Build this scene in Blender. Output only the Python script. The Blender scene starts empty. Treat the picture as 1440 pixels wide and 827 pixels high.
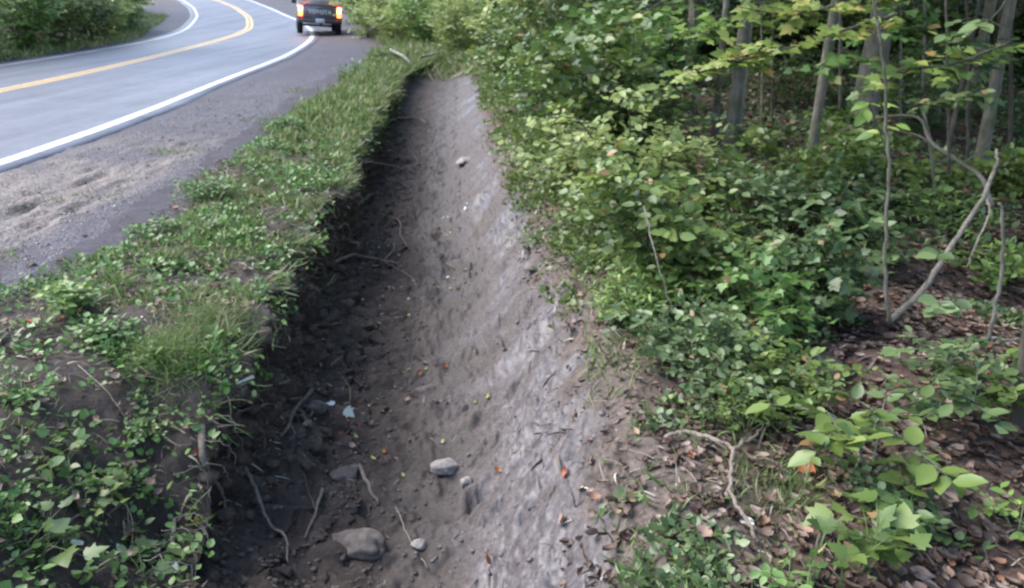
import bpy, math, random
import numpy as np
from mathutils import Vector, Matrix, Euler
from mathutils.bvhtree import BVHTree

random.seed(7)
RNG = np.random.default_rng(7)
scene = bpy.context.scene
COL = scene.collection

# ------------------------------------------------------------------ camera
F_PX, PITCH, ROLL, EYE = 1200.0, math.radians(19.5), math.radians(2.0), 1.8
def ray(px, py):
    x = px - 720.0; z = -(py - 413.5)
    xr = x * math.cos(ROLL) - z * math.sin(ROLL); zr = x * math.sin(ROLL) + z * math.cos(ROLL)
    return Vector((xr, F_PX * math.cos(PITCH) + zr * math.sin(PITCH), -F_PX * math.sin(PITCH) + zr * math.cos(PITCH)))
camd = bpy.data.cameras.new("camera")
cam = bpy.data.objects.new("camera", camd); COL.objects.link(cam)
fw = ray(720, 413.5).normalized()
rt = (ray(820, 413.5) - ray(720, 413.5)).normalized()
up = (ray(720, 313.5) - ray(720, 413.5)).normalized()
M = Matrix((rt, up, -fw)).transposed().to_4x4(); M.translation = (0, 0, EYE)
cam.matrix_world = M
camd.sensor_width = 36.0; camd.lens = 36.0 * F_PX / 1440.0
camd.clip_start = 0.05; camd.clip_end = 1500
camd.dof.use_dof = True; camd.dof.focus_distance = 0.95; camd.dof.aperture_fstop = 12.5
scene.camera = cam
scene.render.resolution_x, scene.render.resolution_y = 1024, 588
scene.cycles.use_denoising = True
scene.cycles.max_bounces = 6
scene.cycles.transparent_max_bounces = 8
scene.cycles.caustics_reflective = False; scene.cycles.caustics_refractive = False
try:
    scene.cycles.pixel_filter_type = 'BLACKMAN_HARRIS'; scene.cycles.filter_width = 1.9
except Exception: pass

# ------------------------------------------------------------------ world, sun, exposure
w = bpy.data.worlds.new("World"); scene.world = w; w.use_nodes = True
nt = w.node_tree; nt.nodes.clear()
sky = nt.nodes.new('ShaderNodeTexSky'); sky.sky_type = 'NISHITA'; sky.sun_disc = False
SUN_EL, SUN_AZ = math.radians(48), math.radians(-75)       # azimuth measured from +Y towards +X
sky.sun_elevation = SUN_EL; sky.sun_rotation = SUN_AZ
sky.air_density = 1.0; sky.dust_density = 1.2; sky.ozone_density = 1.3
bg = nt.nodes.new('ShaderNodeBackground'); bg.inputs['Strength'].default_value = 0.15
wo = nt.nodes.new('ShaderNodeOutputWorld')
nt.links.new(sky.outputs[0], bg.inputs[0]); nt.links.new(bg.outputs[0], wo.inputs[0])
sd = bpy.data.lights.new("sun", 'SUN'); sd.energy = 1.5; sd.angle = math.radians(50); sd.color = (1.0, 0.93, 0.85)
so = bpy.data.objects.new("sun", sd); COL.objects.link(so)
sdir = Vector((math.sin(SUN_AZ) * math.cos(SUN_EL), math.cos(SUN_AZ) * math.cos(SUN_EL), math.sin(SUN_EL)))
so.rotation_euler = sdir.to_track_quat('Z', 'Y').to_euler()
vs = scene.view_settings
vs.view_transform = 'Standard'; vs.look = 'None'; vs.gamma = 1.0; vs.exposure = 1.95; vs.use_curve_mapping = False

# ------------------------------------------------------------------ noise
def _hash(ix, iy, iz, seed):
    h = (ix.astype(np.int64) * 374761393 + iy.astype(np.int64) * 668265263 + iz.astype(np.int64) * 2147483647 + seed * 1274126177) & 0xFFFFFFFF
    h = ((h ^ (h >> 13)) * 1274126177) & 0xFFFFFFFF
    h = ((h ^ (h >> 16)) * 2246822519) & 0xFFFFFFFF
    return ((h ^ (h >> 15)) & 0xFFFFFF) / float(0xFFFFFF) * 2 - 1
def vnoise(x, y, z, seed=0):
    x, y, z = np.broadcast_arrays(np.asarray(x, float), np.asarray(y, float), np.asarray(z, float))
    ix, iy, iz = np.floor(x), np.floor(y), np.floor(z)
    fx, fy, fz = x - ix, y - iy, z - iz
    fx, fy, fz = [f * f * (3 - 2 * f) for f in (fx, fy, fz)]
    r = 0
    for a in (0, 1):
        for b in (0, 1):
            for c in (0, 1):
                r = r + _hash(ix + a, iy + b, iz + c, seed) * (fx if a else 1 - fx) * (fy if b else 1 - fy) * (fz if c else 1 - fz)
    return r
def fbm(x, y, z=0.0, s=1.0, o=4, seed=0, gain=0.5):
    r, a, t = 0, 1.0, 0
    for k in range(o):
        r = r + a * vnoise(np.asarray(x) / s + 17.3 * k, np.asarray(y) / s + 5.1 * k, np.asarray(z) / s, seed + k); t += a
        a *= gain; s *= 0.5
    return r / t
def smooth(t):
    t = np.clip(t, 0, 1); return t * t * (3 - 2 * t)

# ------------------------------------------------------------------ mesh helpers
def mesh_arrays(name, verts, loops, totals, attrs=None, mat=None, shade=True, colattr=None, matidx=None):
    me = bpy.data.meshes.new(name)
    verts = np.asarray(verts, np.float32); loops = np.asarray(loops, np.int32); totals = np.asarray(totals, np.int32)
    me.vertices.add(len(verts)); me.vertices.foreach_set('co', verts.ravel())
    me.loops.add(len(loops)); me.loops.foreach_set('vertex_index', loops)
    me.polygons.add(len(totals))
    st = np.zeros(len(totals), np.int32); st[1:] = np.cumsum(totals)[:-1]
    me.polygons.foreach_set('loop_start', st)
    try: me.polygons.foreach_set('loop_total', totals)
    except Exception: pass
    me.update(calc_edges=True)
    me.validate()
    if shade: me.polygons.foreach_set('use_smooth', np.ones(len(me.polygons), bool))
    for k, v in (attrs or {}).items():
        a = me.attributes.new(k, 'FLOAT', 'POINT'); a.data.foreach_set('value', np.asarray(v, np.float32))
    if colattr is not None:
        a = me.attributes.new('soil', 'FLOAT_COLOR', 'POINT')
        c = np.ones((len(verts), 4), np.float32); c[:, :3] = colattr; a.data.foreach_set('color', c.ravel())
    if mat: me.materials.append(mat)
    return me

class MB:
    """collects tubes / boxes / prisms / lathed shapes for one mesh"""
    def __init__(s): s.v = []; s.f = []; s.t = []
    def add(s, verts, faces, tint=0.5):
        o = len(s.v); s.v += [tuple(p) for p in verts]; s.f += [tuple(i + o for i in f) for f in faces]; s.t += [tint] * len(verts)
    def tube(s, pts, rad, n=6, tint=0.5, rough=0.0):
        pts = [Vector(p) for p in pts]
        if not hasattr(rad, '__len__'): rad = [rad] * len(pts)
        V = []; 
        ref = Vector((0.31, 0.17, 0.93))
        for i, p in enumerate(pts):
            d = (pts[min(i + 1, len(pts) - 1)] - pts[max(i - 1, 0)]).normalized()
            a = d.cross(ref)
            if a.length < 1e-3: a = d.cross(Vector((1, 0, 0)))
            a.normalize(); b = d.cross(a)
            for k in range(n):
                an = 2 * math.pi * k / n
                r = rad[i] * (1 + rough * (random.random() - 0.5))
                V.append(p + a * math.cos(an) * r + b * math.sin(an) * r)
        F = []
        for i in range(len(pts) - 1):
            for k in range(n):
                k2 = (k + 1) % n
                F.append((i * n + k, i * n + k2, (i + 1) * n + k2, (i + 1) * n + k))
        F.append(tuple(range(n - 1, -1, -1))); F.append(tuple((len(pts) - 1) * n + k for k in range(n)))
        s.add(V, F, tint)
    def box(s, x0, x1, y0, y1, z0, z1, taper=None):
        V = [(x, y, z) for z in (z0, z1) for y in (y0, y1) for x in (x0, x1)]
        s.add(V, [(0, 2, 3, 1), (4, 5, 7, 6), (0, 1, 5, 4), (2, 6, 7, 3), (0, 4, 6, 2), (1, 3, 7, 5)])
    def build(s, name, mat, parent=None, loc=None, bevel=0.0, shade=True, seg=2):
        L = [i for f in s.f for i in f]; T = [len(f) for f in s.f]
        me = mesh_arrays(name, np.array(s.v, float).reshape(-1, 3), L, T, attrs={'tint': s.t}, mat=mat, shade=shade)
        return link(name, me, parent, loc, bevel, seg)
def link(name, me, parent=None, loc=None, bevel=0.0, seg=2):
    o = bpy.data.objects.new(name, me); COL.objects.link(o)
    if parent: o.parent = parent
    if loc is not None: o.location = loc
    if bevel:
        m = o.modifiers.new('bevel', 'BEVEL'); m.width = bevel; m.segments = seg; m.limit_method = 'ANGLE'; m.angle_limit = 0.6
    return o
def tag(o, label=None, cat=None, group=None, kind=None):
    if label: o['label'] = label
    if cat: o['category'] = cat
    if group: o['group'] = group
    if kind: o['kind'] = kind
    return o
def empty(name, loc=(0, 0, 0), rz=0):
    o = bpy.data.objects.new(name, None); COL.objects.link(o); o.location = loc; o.rotation_euler = (0, 0, rz); o.empty_display_size = 0.2
    return o

# ------------------------------------------------------------------ leaves
def _ovate():
    V = [(0, 0, 0), (0, .5, 0), (0, 1, 0), (-.26, .22, .05), (-.31, .5, .07), (-.17, .8, .05), (.26, .22, .05), (.31, .5, .07), (.17, .8, .05)]
    F = [(0, 1, 4, 3), (1, 2, 5, 4), (0, 6, 7, 1), (1, 7, 8, 2)]
    return np.array(V, float), F
def _simple():
    V = [(0, 0, 0), (0, 1, -.03), (-.3, .45, .07), (.3, .45, .07), (0, .5, 0)]
    return np.array(V, float), [(0, 4, 2), (4, 1, 2), (0, 3, 4), (4, 3, 1)]
def _maple():
    out = [(0, 0), (-.28, .02), (-.5, .18), (-.36, .32), (-.56, .56), (-.28, .55), (-.2, .74), (0, 1.05), (.2, .74), (.28, .55), (.56, .56), (.36, .32), (.5, .18), (.28, .02)]
    V = [(x, y, .10 * abs(x) - .12 * (y - .5) ** 2) for x, y in out] + [(0, .38, 0)]
    c = len(out)
    F = [(i, (i + 1) % c, c) for i in range(c)]
    F = [(a, c, b) for a, b, _ in F]
    return np.array(V, float), F
def _blade():
    V = [(-.5, 0, 0), (.5, 0, 0), (-.4, .4, .06), (.4, .4, .06), (-.25, .75, .0), (.25, .75, .0), (0, 1, -.16)]
    return np.array(V, float), [(0, 1, 3, 2), (2, 3, 5, 4), (4, 5, 6)]
def _curl():
    V = []
    for j, y in enumerate((0, .33, .66, 1)):
        wv = (.1, .34, .3, .05)[j]
        for x in (-1, 0, 1): V.append((x * wv, y, .22 * abs(x) + .25 * (y - .5) ** 2 * (1 if x < 0 else 1.6)))
    F = []
    for j in range(3):
        for i in range(2): F.append((j * 3 + i, j * 3 + i + 1, j * 3 + i + 4, j * 3 + i + 3))
    return np.array(V, float), F
LEAF = dict(ovate=_ovate(), simple=_simple(), maple=_maple(), blade=_blade(), curl=_curl())

def leaf_arrays(kind, pos, ydir, nrm, size, width=1.0, tint=None):
    T, F = LEAF[kind]
    pos = np.asarray(pos, float); ydir = np.asarray(ydir, float); nrm = np.asarray(nrm, float)
    n = len(pos)
    ydir = ydir / (np.linalg.norm(ydir, axis=1, keepdims=True) + 1e-9)
    x = np.cross(ydir, nrm); x /= (np.linalg.norm(x, axis=1, keepdims=True) + 1e-9)
    z = np.cross(x, ydir)
    size = np.broadcast_to(np.asarray(size, float), (n,)); width = np.broadcast_to(np.asarray(width, float), (n,))
    V = (pos[:, None, :] + size[:, None, None] * (T[None, :, 0:1] * (x * width[:, None])[:, None, :] + T[None, :, 1:2] * ydir[:, None, :] + T[None, :, 2:3] * z[:, None, :]))
    k = len(T)
    lp = np.concatenate([np.array(f) for f in F]); tt = np.array([len(f) for f in F])
    loops = (lp[None, :] + (np.arange(n) * k)[:, None]).ravel()
    tot = np.tile(tt, n)
    if tint is None: tint = RNG.random(n)
    return V.reshape(-1, 3), loops, tot, np.repeat(tint, k)
def join_arrays(lst):
    V, L, T, A = [], [], [], []; o = 0
    for v, l, t, a in lst:
        V.append(v); L.append(l + o); T.append(t); A.append(a); o += len(v)
    return np.concatenate(V), np.concatenate(L), np.concatenate(T), np.concatenate(A)
def leaves_obj(name, arrs, mat, parent=None, loc=None, origin=(0, 0, 0)):
    v, l, t, a = join_arrays(arrs) if isinstance(arrs, list) else arrs
    me = mesh_arrays(name, v - np.array(origin), l, t, attrs={'tint': a}, mat=mat, shade=True)
    return link(name, me, parent, loc)

# ------------------------------------------------------------------ materials
def new_mat(name):
    m = bpy.data.materials.new(name); m.use_nodes = True
    n = m.node_tree; n.nodes.clear()
    out = n.nodes.new('ShaderNodeOutputMaterial'); p = n.nodes.new('ShaderNodeBsdfPrincipled')
    n.links.new(p.outputs[0], out.inputs[0])
    return m, n, p, out
def N(n, t, **kw):
    x = n.nodes.new(t)
    for k, v in kw.items():
        if hasattr(x, k): setattr(x, k, v)
    return x
def noise_node(n, scale, detail=6, rough=0.6, vec=None, dist=0.0):
    t = N(n, 'ShaderNodeTexNoise'); t.inputs['Scale'].default_value = scale; t.inputs['Detail'].default_value = detail
    t.inputs['Roughness'].default_value = rough; t.inputs['Distortion'].default_value = dist
    if vec is None: vec = N(n, 'ShaderNodeNewGeometry').outputs['Position']
    n.links.new(vec, t.inputs['Vector']); return t
def ramp(n, fac, stops):
    r = N(n, 'ShaderNodeValToRGB')
    e = r.color_ramp.elements
    while len(e) > 1: e.remove(e[-1])
    e[0].position = stops[0][0]; e[0].color = (*stops[0][1], 1)
    for p, c in stops[1:]:
        q = e.new(p); q.color = (*c, 1)
    n.links.new(fac, r.inputs[0]); return r
def mixc(n, a, b, fac, mode='MIX'):
    m = N(n, 'ShaderNodeMix', data_type='RGBA', blend_type=mode)
    if isinstance(fac, float): m.inputs[0].default_value = fac
    else: n.links.new(fac, m.inputs[0])
    for s, q in ((6, a), (7, b)):
        if isinstance(q, tuple): m.inputs[s].default_value = (*q, 1)
        else: n.links.new(q, m.inputs[s])
    return m.outputs[2]
def bump(n, p, h, strength, dist):
    b = N(n, 'ShaderNodeBump'); b.inputs['Strength'].default_value = strength; b.inputs['Distance'].default_value = dist
    n.links.new(h, b.inputs['Height']); n.links.new(b.outputs[0], p.inputs['Normal']); return b
def plain(name, col, rough=0.6, metal=0.0, var=0.25, scale=30, spec=0.5, bmp=0.0, coat=0.0):
    m, n, p, _ = new_mat(name)
    t = noise_node(n, scale)
    lo = tuple(c * (1 - var) for c in col); hi = tuple(min(1, c * (1 + var)) for c in col)
    r = ramp(n, t.outputs[0], [(0.3, lo), (0.7, hi)])
    n.links.new(r.outputs[0], p.inputs['Base Color'])
    p.inputs['Roughness'].default_value = rough; p.inputs['Metallic'].default_value = metal
    p.inputs['Specular IOR Level'].default_value = spec
    if coat: p.inputs['Coat Weight'].default_value = coat
    if bmp: bump(n, p, t.outputs[0], 0.6, bmp)
    return m
def leaf_mat(name, stops, rough=0.42, trans=0.3, under=None, spec=0.5):
    m, n, p, out = new_mat(name)
    a = N(n, 'ShaderNodeAttribute'); a.attribute_name = 'tint'
    r = ramp(n, a.outputs['Fac'], stops)
    t = noise_node(n, 45, 3)
    c = mixc(n, r.outputs[0], (0.5, 0.5, 0.5), t.outputs[0], 'OVERLAY')
    mx = N(n, 'ShaderNodeMix', data_type='RGBA'); mx.inputs[0].default_value = 0.35
    n.links.new(r.outputs[0], mx.inputs[6]); n.links.new(c, mx.inputs[7]); colr = mx.outputs[2]
    if under:
        g = N(n, 'ShaderNodeNewGeometry')
        colr = mixc(n, colr, under, g.outputs['Backfacing'])
    n.links.new(colr, p.inputs['Base Color']); p.inputs['Roughness'].default_value = rough; p.inputs['Specular IOR Level'].default_value = spec
    tr = N(n, 'ShaderNodeBsdfTranslucent'); n.links.new(colr, tr.inputs[0])
    ms = N(n, 'ShaderNodeMixShader'); ms.inputs[0].default_value = trans
    n.links.new(p.outputs[0], ms.inputs[1]); n.links.new(tr.outputs[0], ms.inputs[2]); n.links.new(ms.outputs[0], out.inputs[0])
    return m
G = {}
G['green'] = leaf_mat('green_leaf', [(0, (.04, .08, .022)), (.5, (.11, .17, .042)), (.85, (.19, .26, .065)), (.95, (.30, .33, .09)), (1, (.26, .17, .07))], rough=.36)
G['dark'] = leaf_mat('dark_leaf', [(0, (.03, .06, .022)), (.6, (.065, .12, .04)), (.95, (.14, .21, .06)), (1, (.2, .14, .06))])
G['blue'] = leaf_mat('bluish_leaf', [(0, (.05, .09, .035)), (.6, (.115, .175, .065)), (.95, (.22, .29, .12)), (1, (.26, .18, .08))], rough=.36, spec=.5)
G['yellow'] = leaf_mat('yellow_green_leaf', [(0, (.10, .16, .035)), (.5, (.20, .27, .06)), (.93, (.34, .36, .11)), (1, (.40, .26, .09))])
G['lime'] = leaf_mat('lime_leaf', [(0, (.08, .15, .035)), (.6, (.17, .28, .06)), (1, (.32, .42, .11))])
G['grass'] = leaf_mat('grass_blade', [(0, (.06, .11, .03)), (.45, (.14, .22, .055)), (.72, (.24, .31, .10)), (.84, (.36, .33, .17)), (1, (.42, .35, .24))], rough=.5)
G['weed'] = leaf_mat('weed_leaf', [(0, (.05, .11, .03)), (.6, (.13, .24, .06)), (.95, (.27, .38, .14)), (1, (.3, .2, .09))])
G['hazy'] = leaf_mat('pale_haze_leaf', [(0, (.15, .21, .07)), (.5, (.29, .37, .12)), (1, (.48, .53, .22))], rough=.45, trans=.45)  # pale leaf green, brightened further to put distance haze into the colour
G['litter'] = leaf_mat('dead_leaf', [(0, (.05, .028, .02)), (.35, (.10, .064, .045)), (.7, (.18, .122, .092)), (.88, (.29, .225, .18)), (.96, (.24, .10, .05)), (1, (.28, .22, .12))], rough=.6, trans=.12)
G['straw'] = leaf_mat('dry_stalk', [(0, (.25, .2, .13)), (1, (.5, .43, .32))], rough=.6, trans=.1)
G['debris'] = leaf_mat('debris', [(0, (.06, .042, .032)), (.6, (.14, .105, .085)), (.85, (.26, .21, .17)), (1, (.42, .38, .3))], rough=.7, trans=.05)
G['pale'] = leaf_mat('pale_leaf', [(0, (.45, .5, .42)), (1, (.75, .78, .7))], rough=.5, trans=.2)
G['orange'] = leaf_mat('orange_leaf', [(0, (.24, .07, .03)), (1, (.42, .15, .05))], rough=.5, trans=.2)
G['tan'] = leaf_mat('tan_leaf', [(0, (.16, .11, .08)), (1, (.3, .21, .16))], rough=.6, trans=.15)
G['yel'] = leaf_mat('fallen_yellow_leaf', [(0, (.35, .36, .12)), (1, (.55, .5, .2))], rough=.5, trans=.15)

def earth_mat(name, rough_lo=.55, rough_hi=.9, s1=70, s2=9, bd=.012, spec=.35, gravel=False):
    m, n, p, _ = new_mat(name)
    a = N(n, 'ShaderNodeAttribute'); a.attribute_name = 'soil'
    wt = N(n, 'ShaderNodeAttribute'); wt.attribute_name = 'wet'
    t1 = noise_node(n, s1, 8, .7); t2 = noise_node(n, s2, 6, .6)
    r1 = ramp(n, t1.outputs[0], [(.28, (.42, .42, .42)), (.5, (.9, .9, .9)), (.75, (1.6, 1.57, 1.57))])
    r2 = ramp(n, t2.outputs[0], [(.3, (.72, .70, .68)), (.7, (1.25, 1.22, 1.25))])
    c = mixc(n, a.outputs['Color'], r1.outputs[0], 1.0, 'MULTIPLY'); c = mixc(n, c, r2.outputs[0], 1.0, 'MULTIPLY')
    h = t1.outputs[0]
    if gravel:
        vo = N(n, 'ShaderNodeTexVoronoi'); vo.inputs['Scale'].default_value = 55
        n.links.new(N(n, 'ShaderNodeNewGeometry').outputs['Position'], vo.inputs['Vector'])
        hs = ramp(n, vo.outputs['Color'], [(0, (.45, .45, .47)), (.6, (.95, .95, .95)), (.9, (1.6, 1.55, 1.6)), (1, (2.6, 2.5, 2.5))])
        c = mixc(n, c, hs.outputs[0], 1.0, 'MULTIPLY')
        md = N(n, 'ShaderNodeMath', operation='SUBTRACT'); md.inputs[0].default_value = 1.0; n.links.new(vo.outputs['Distance'], md.inputs[1])
        h = md.outputs[0]
    n.links.new(c, p.inputs['Base Color'])
    mr = N(n, 'ShaderNodeMapRange'); mr.inputs[3].default_value = rough_hi; mr.inputs[4].default_value = rough_lo
    n.links.new(wt.outputs['Fac'], mr.inputs[0])
    ma = N(n, 'ShaderNodeMath', operation='MULTIPLY_ADD'); ma.inputs[1].default_value = .35; ma.inputs[2].default_value = -.17
    n.links.new(t2.outputs[0], ma.inputs[0]); mb = N(n, 'ShaderNodeMath', operation='ADD', use_clamp=True)
    n.links.new(ma.outputs[0], mb.inputs[0]); n.links.new(mr.outputs[0], mb.inputs[1]); n.links.new(mb.outputs[0], p.inputs['Roughness'])
    p.inputs['Specular IOR Level'].default_value = spec
    fm = N(n, 'ShaderNodeMath', operation='MULTIPLY_ADD', use_clamp=True); fm.inputs[1].default_value = -.62; fm.inputs[2].default_value = .8
    n.links.new(wt.outputs['Fac'], fm.inputs[0]); bn = bump(n, p, h, .8, bd); n.links.new(fm.outputs[0], bn.inputs['Strength'])
    return m
M_earth = earth_mat('earth'); M_grav = earth_mat('gravelly_ground', gravel=True, bd=.012, spec=.5, rough_lo=.5, rough_hi=.75)
M_mud = M_earth = earth_mat('earth', rough_lo=.40, rough_hi=.92, s1=38, s2=8, bd=.022, spec=.42)

def road_mat():
    m, n, p, _ = new_mat('asphalt')
    t = noise_node(n, 90, 5, .85); t2 = noise_node(n, 1.3, 6, .65); t3 = noise_node(n, 9, 5, .6)
    r = ramp(n, t.outputs[0], [(.25, (.055, .06, .076)), (.5, (.105, .112, .134)), (.78, (.22, .225, .255))])
    r2 = ramp(n, t2.outputs[0], [(.3, (.85, .85, .86)), (.7, (1.18, 1.18, 1.18))]); r3 = ramp(n, t3.outputs[0], [(.3, (.9, .9, .9)), (.7, (1.1, 1.1, 1.1))])
    c = mixc(n, r.outputs[0], r2.outputs[0], 1.0, 'MULTIPLY'); c = mixc(n, c, r3.outputs[0], 1.0, 'MULTIPLY')
    mp = N(n, 'ShaderNodeMapping'); mp.inputs['Scale'].default_value = (1, .06, 1); n.links.new(N(n, 'ShaderNodeNewGeometry').outputs['Position'], mp.inputs[0])
    t4 = noise_node(n, 1.6, 5, .6, mp.outputs[0]); r4 = ramp(n, t4.outputs[0], [(.35, (.78, .78, .79)), (.65, (1.2, 1.2, 1.21))]); c = mixc(n, c, r4.outputs[0], 1.0, 'MULTIPLY')
    t5 = noise_node(n, .8, 3, .5, None, 2.5); r5 = ramp(n, t5.outputs[0], [(.49, (1, 1, 1)), (.497, (.6, .6, .6)), (.503, (.6, .6, .6)), (.51, (1, 1, 1))]); c = mixc(n, c, r5.outputs[0], .6, 'MULTIPLY')
    n.links.new(c, p.inputs['Base Color']); p.inputs['Roughness'].default_value = .62; p.inputs['Specular IOR Level'].default_value = .5
    bump(n, p, t.outputs[0], .5, .004); return m
def paint_mat(name, col):
    m, n, p, _ = new_mat(name)
    t = noise_node(n, 130, 5, .8); t2 = noise_node(n, 6, 5, .7)
    s = N(n, 'ShaderNodeMath', operation='ADD'); n.links.new(t.outputs[0], s.inputs[0]); n.links.new(t2.outputs[0], s.inputs[1])
    r = ramp(n, s.outputs[0], [(.38, (.2, .2, .22)), (.47, tuple(q * .8 for q in col)), (.56, col)]); r.color_ramp.interpolation = 'LINEAR'
    h = N(n, 'ShaderNodeMath', operation='MULTIPLY'); h.inputs[1].default_value = .5
    n.links.new(s.outputs[0], h.inputs[0]); n.links.new(h.outputs[0], r.inputs[0])
    n.links.new(r.outputs[0], p.inputs['Base Color']); p.inputs['Roughness'].default_value = .6; return m
M_road = road_mat(); M_white = paint_mat('white_road_paint', (.66, .66, .65)); M_yel = paint_mat('yellow_road_paint', (.66, .44, .16))
def bark_mat(name, c1, c2, moss=.7):
    m, n, p, _ = new_mat(name)
    mp = N(n, 'ShaderNodeMapping'); mp.inputs['Scale'].default_value = (1, 1, .18)
    n.links.new(N(n, 'ShaderNodeNewGeometry').outputs['Position'], mp.inputs[0])
    t = noise_node(n, 38, 7, .75, mp.outputs[0], .8); t2 = noise_node(n, 5, 5, .6)
    r = ramp(n, t.outputs[0], [(.3, c1), (.7, c2)]); r2 = ramp(n, t2.outputs[0], [(.3, (.6, .65, .55)), (.7, (1.3, 1.3, 1.3))])
    c = mixc(n, r.outputs[0], r2.outputs[0], 1.0, 'MULTIPLY')
    t3 = noise_node(n, 3.5, 6, .7); r3 = ramp(n, t3.outputs[0], [(.5, (1, 1, 1)), (.62, (.55, .75, .4))]); c = mixc(n, c, r3.outputs[0], moss, 'MULTIPLY')
    n.links.new(c, p.inputs['Base Color']); p.inputs['Roughness'].default_value = .88; bump(n, p, t.outputs[0], 1.0, .04); return m
M_bark = bark_mat('bark', (.09, .075, .06), (.26, .23, .2)); M_barkd = bark_mat('dark_bark', (.045, .036, .03), (.14, .115, .1))
M_barkp = bark_mat('pale_bark', (.19, .17, .15), (.42, .39, .36)); M_dead = bark_mat('dead_wood', (.14, .12, .10), (.36, .32, .285), .2); M_root = bark_mat('root_bark', (.14, .11, .09), (.42, .35, .31), .0); M_tan = bark_mat('tan_wood', (.24, .18, .145), (.52, .42, .36), .1)
M_stem = plain('green_stem', (.12, .14, .06), .6); M_rock = plain('fieldstone', (.24, .215, .195), .8, var=.5, scale=22, bmp=.02)
M_rockd = plain('muddy_stone', (.11, .092, .08), .85, var=.6, scale=16, bmp=.02)
M_dark = plain('dark_topsoil', (.062, .047, .037), .95, var=.5, scale=25, bmp=.006)
M_mudc = plain('mud_lump', (.11, .098, .095), .6, var=.4, scale=25, bmp=.006)
M_clod = plain('loose_soil', (.085, .07, .062), .9, var=.5, scale=25, bmp=.006)

# ------------------------------------------------------------------ ground profile
RIGHT = [(-5.05, -40), (-5.12, 0), (-5.21, 8.49), (-5.23, 9.97), (-5.32, 12.19), (-5.74, 16.35), (-6.28, 23.47), (-7.15, 29.49), (-8.06, 34.4), (-9.9, 42), (-12.39, 49.36), (-16.28, 58.85), (-21.43, 70.55), (-31, 86), (-46, 103)]
YELL = [(-8.95, -40), (-9.02, 0), (-9.16, 15.3), (-9.34, 18.17), (-9.78, 22.75), (-10.57, 29.07), (-11.62, 36.04), (-13.33, 43.83), (-15.66, 51.33), (-19.37, 60.49), (-23.9, 69.8), (-33, 84), (-48, 101)]
LEFT = [(-12.3, -40), (-12.35, 0), (-12.44, 20.93), (-12.71, 24.88), (-13.3, 31.09), (-14.66, 37.93), (-16.6, 44.93), (-18.3, 50.5), (-21.3, 58.2), (-25.6, 67.6), (-35, 81.5), (-50, 98)]
LIP = [(-1.15, -8), (-1.15, 1.5), (-1.20, 2.4), (-1.33, 3.1), (-1.43, 3.8), (-1.48, 4.5), (-1.6, 5.4), (-1.54, 6.3), (-1.70, 8.2), (-1.95, 10.5), (-2.36, 15.9), (-2.52, 18.9), (-2.35, 22), (-2.0, 30)]
RB = [(.6, -8), (.56, 2.3), (.52, 3.7), (.57, 4.9), (.34, 7), (-.07, 10.9), (-.79, 19.1), (-1.15, 21.5), (-1.6, 24), (-1.6, 30)]
GE = [(-3.0, -8), (-3.0, 3.5), (-2.85, 4.9), (-2.5, 6.1), (-2.85, 8.1), (-3.0, 11.3), (-3.1, 16.7), (-3.6, 23), (-5.0, 30.2), (-8.0, 40)]
DEP = [(.92, -8), (.92, 7), (.78, 12), (.52, 17), (.28, 20), (.10, 23), (0.0, 27)]
def ip(tab, y): return np.interp(y, [b for a, b in tab], [a for a, b in tab])
def curve_pts(tab, step=0.5):
    a = np.array(tab, float); d = np.r_[0, np.cumsum(np.hypot(*np.diff(a, axis=0).T))]
    s = np.arange(0, d[-1], step); xs = np.interp(s, d, a[:, 0]); ys = np.interp(s, d, a[:, 1])
    k = 9; ker = np.ones(k) / k
    for _ in range(2):
        xp = np.pad(xs, k // 2, 'edge'); yp = np.pad(ys, k // 2, 'edge')
        xs2 = np.convolve(xp, ker, 'valid'); ys2 = np.convolve(yp, ker, 'valid'); xs[4:-4] = xs2[4:-4]; ys[4:-4] = ys2[4:-4]
    return np.c_[xs, ys]
def plane_z(x, y):
    x = np.asarray(x, float); y = np.asarray(y, float)
    z = np.clip(0.04 * (x + 5.4), -0.35, 0)
    return z + 0.03 * np.maximum(0, y - 42) * smooth((-x - 2) / 6)
def on_road(x, y):
    r = ip(RIGHT, y) + .24; l = ip(LEFT, y) - .4
    return (x < r) & (x > l)

# rows and columns
ys = [-9.0]
while ys[-1] < 1.2: ys.append(ys[-1] + max(.02, min(.5, (1.25 - ys[-1]) * .12)))
while ys[-1] < 26: ys.append(ys[-1] * 1.0065)
while ys[-1] < 175: ys.append(ys[-1] * 1.018)
ys = np.array(ys); NY = len(ys)
def spaced(segs):
    t = [0.0]
    for end, d0, gr in segs:
        d = d0
        while t[-1] < end: t.append(t[-1] + d); d *= gr
    return np.array(t)
tl = spaced([(.6, .015, 1), (2.6, .03, 1), (4.5, .07, 1), (12, .15, 1.02), (150, .5, 1.12)])
tr = spaced([(.5, .015, 1), (3.0, .025, 1.0), (8, .06, 1.01), (22, .2, 1.02), (150, .8, 1.12)])
L = ip(LIP, ys) + .10 * fbm(ys, 0 * ys, 0, .8, 4, 3) + .07 * fbm(ys, 0 * ys, 0, .25, 3, 9)
R = ip(RB, ys) + .10 * fbm(ys, 0 * ys, 3, .8, 4, 5) + .05 * fbm(ys, 0 * ys, 3, .2, 3, 6)
D = ip(DEP, ys)
Gd = ip(GE, ys)

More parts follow.
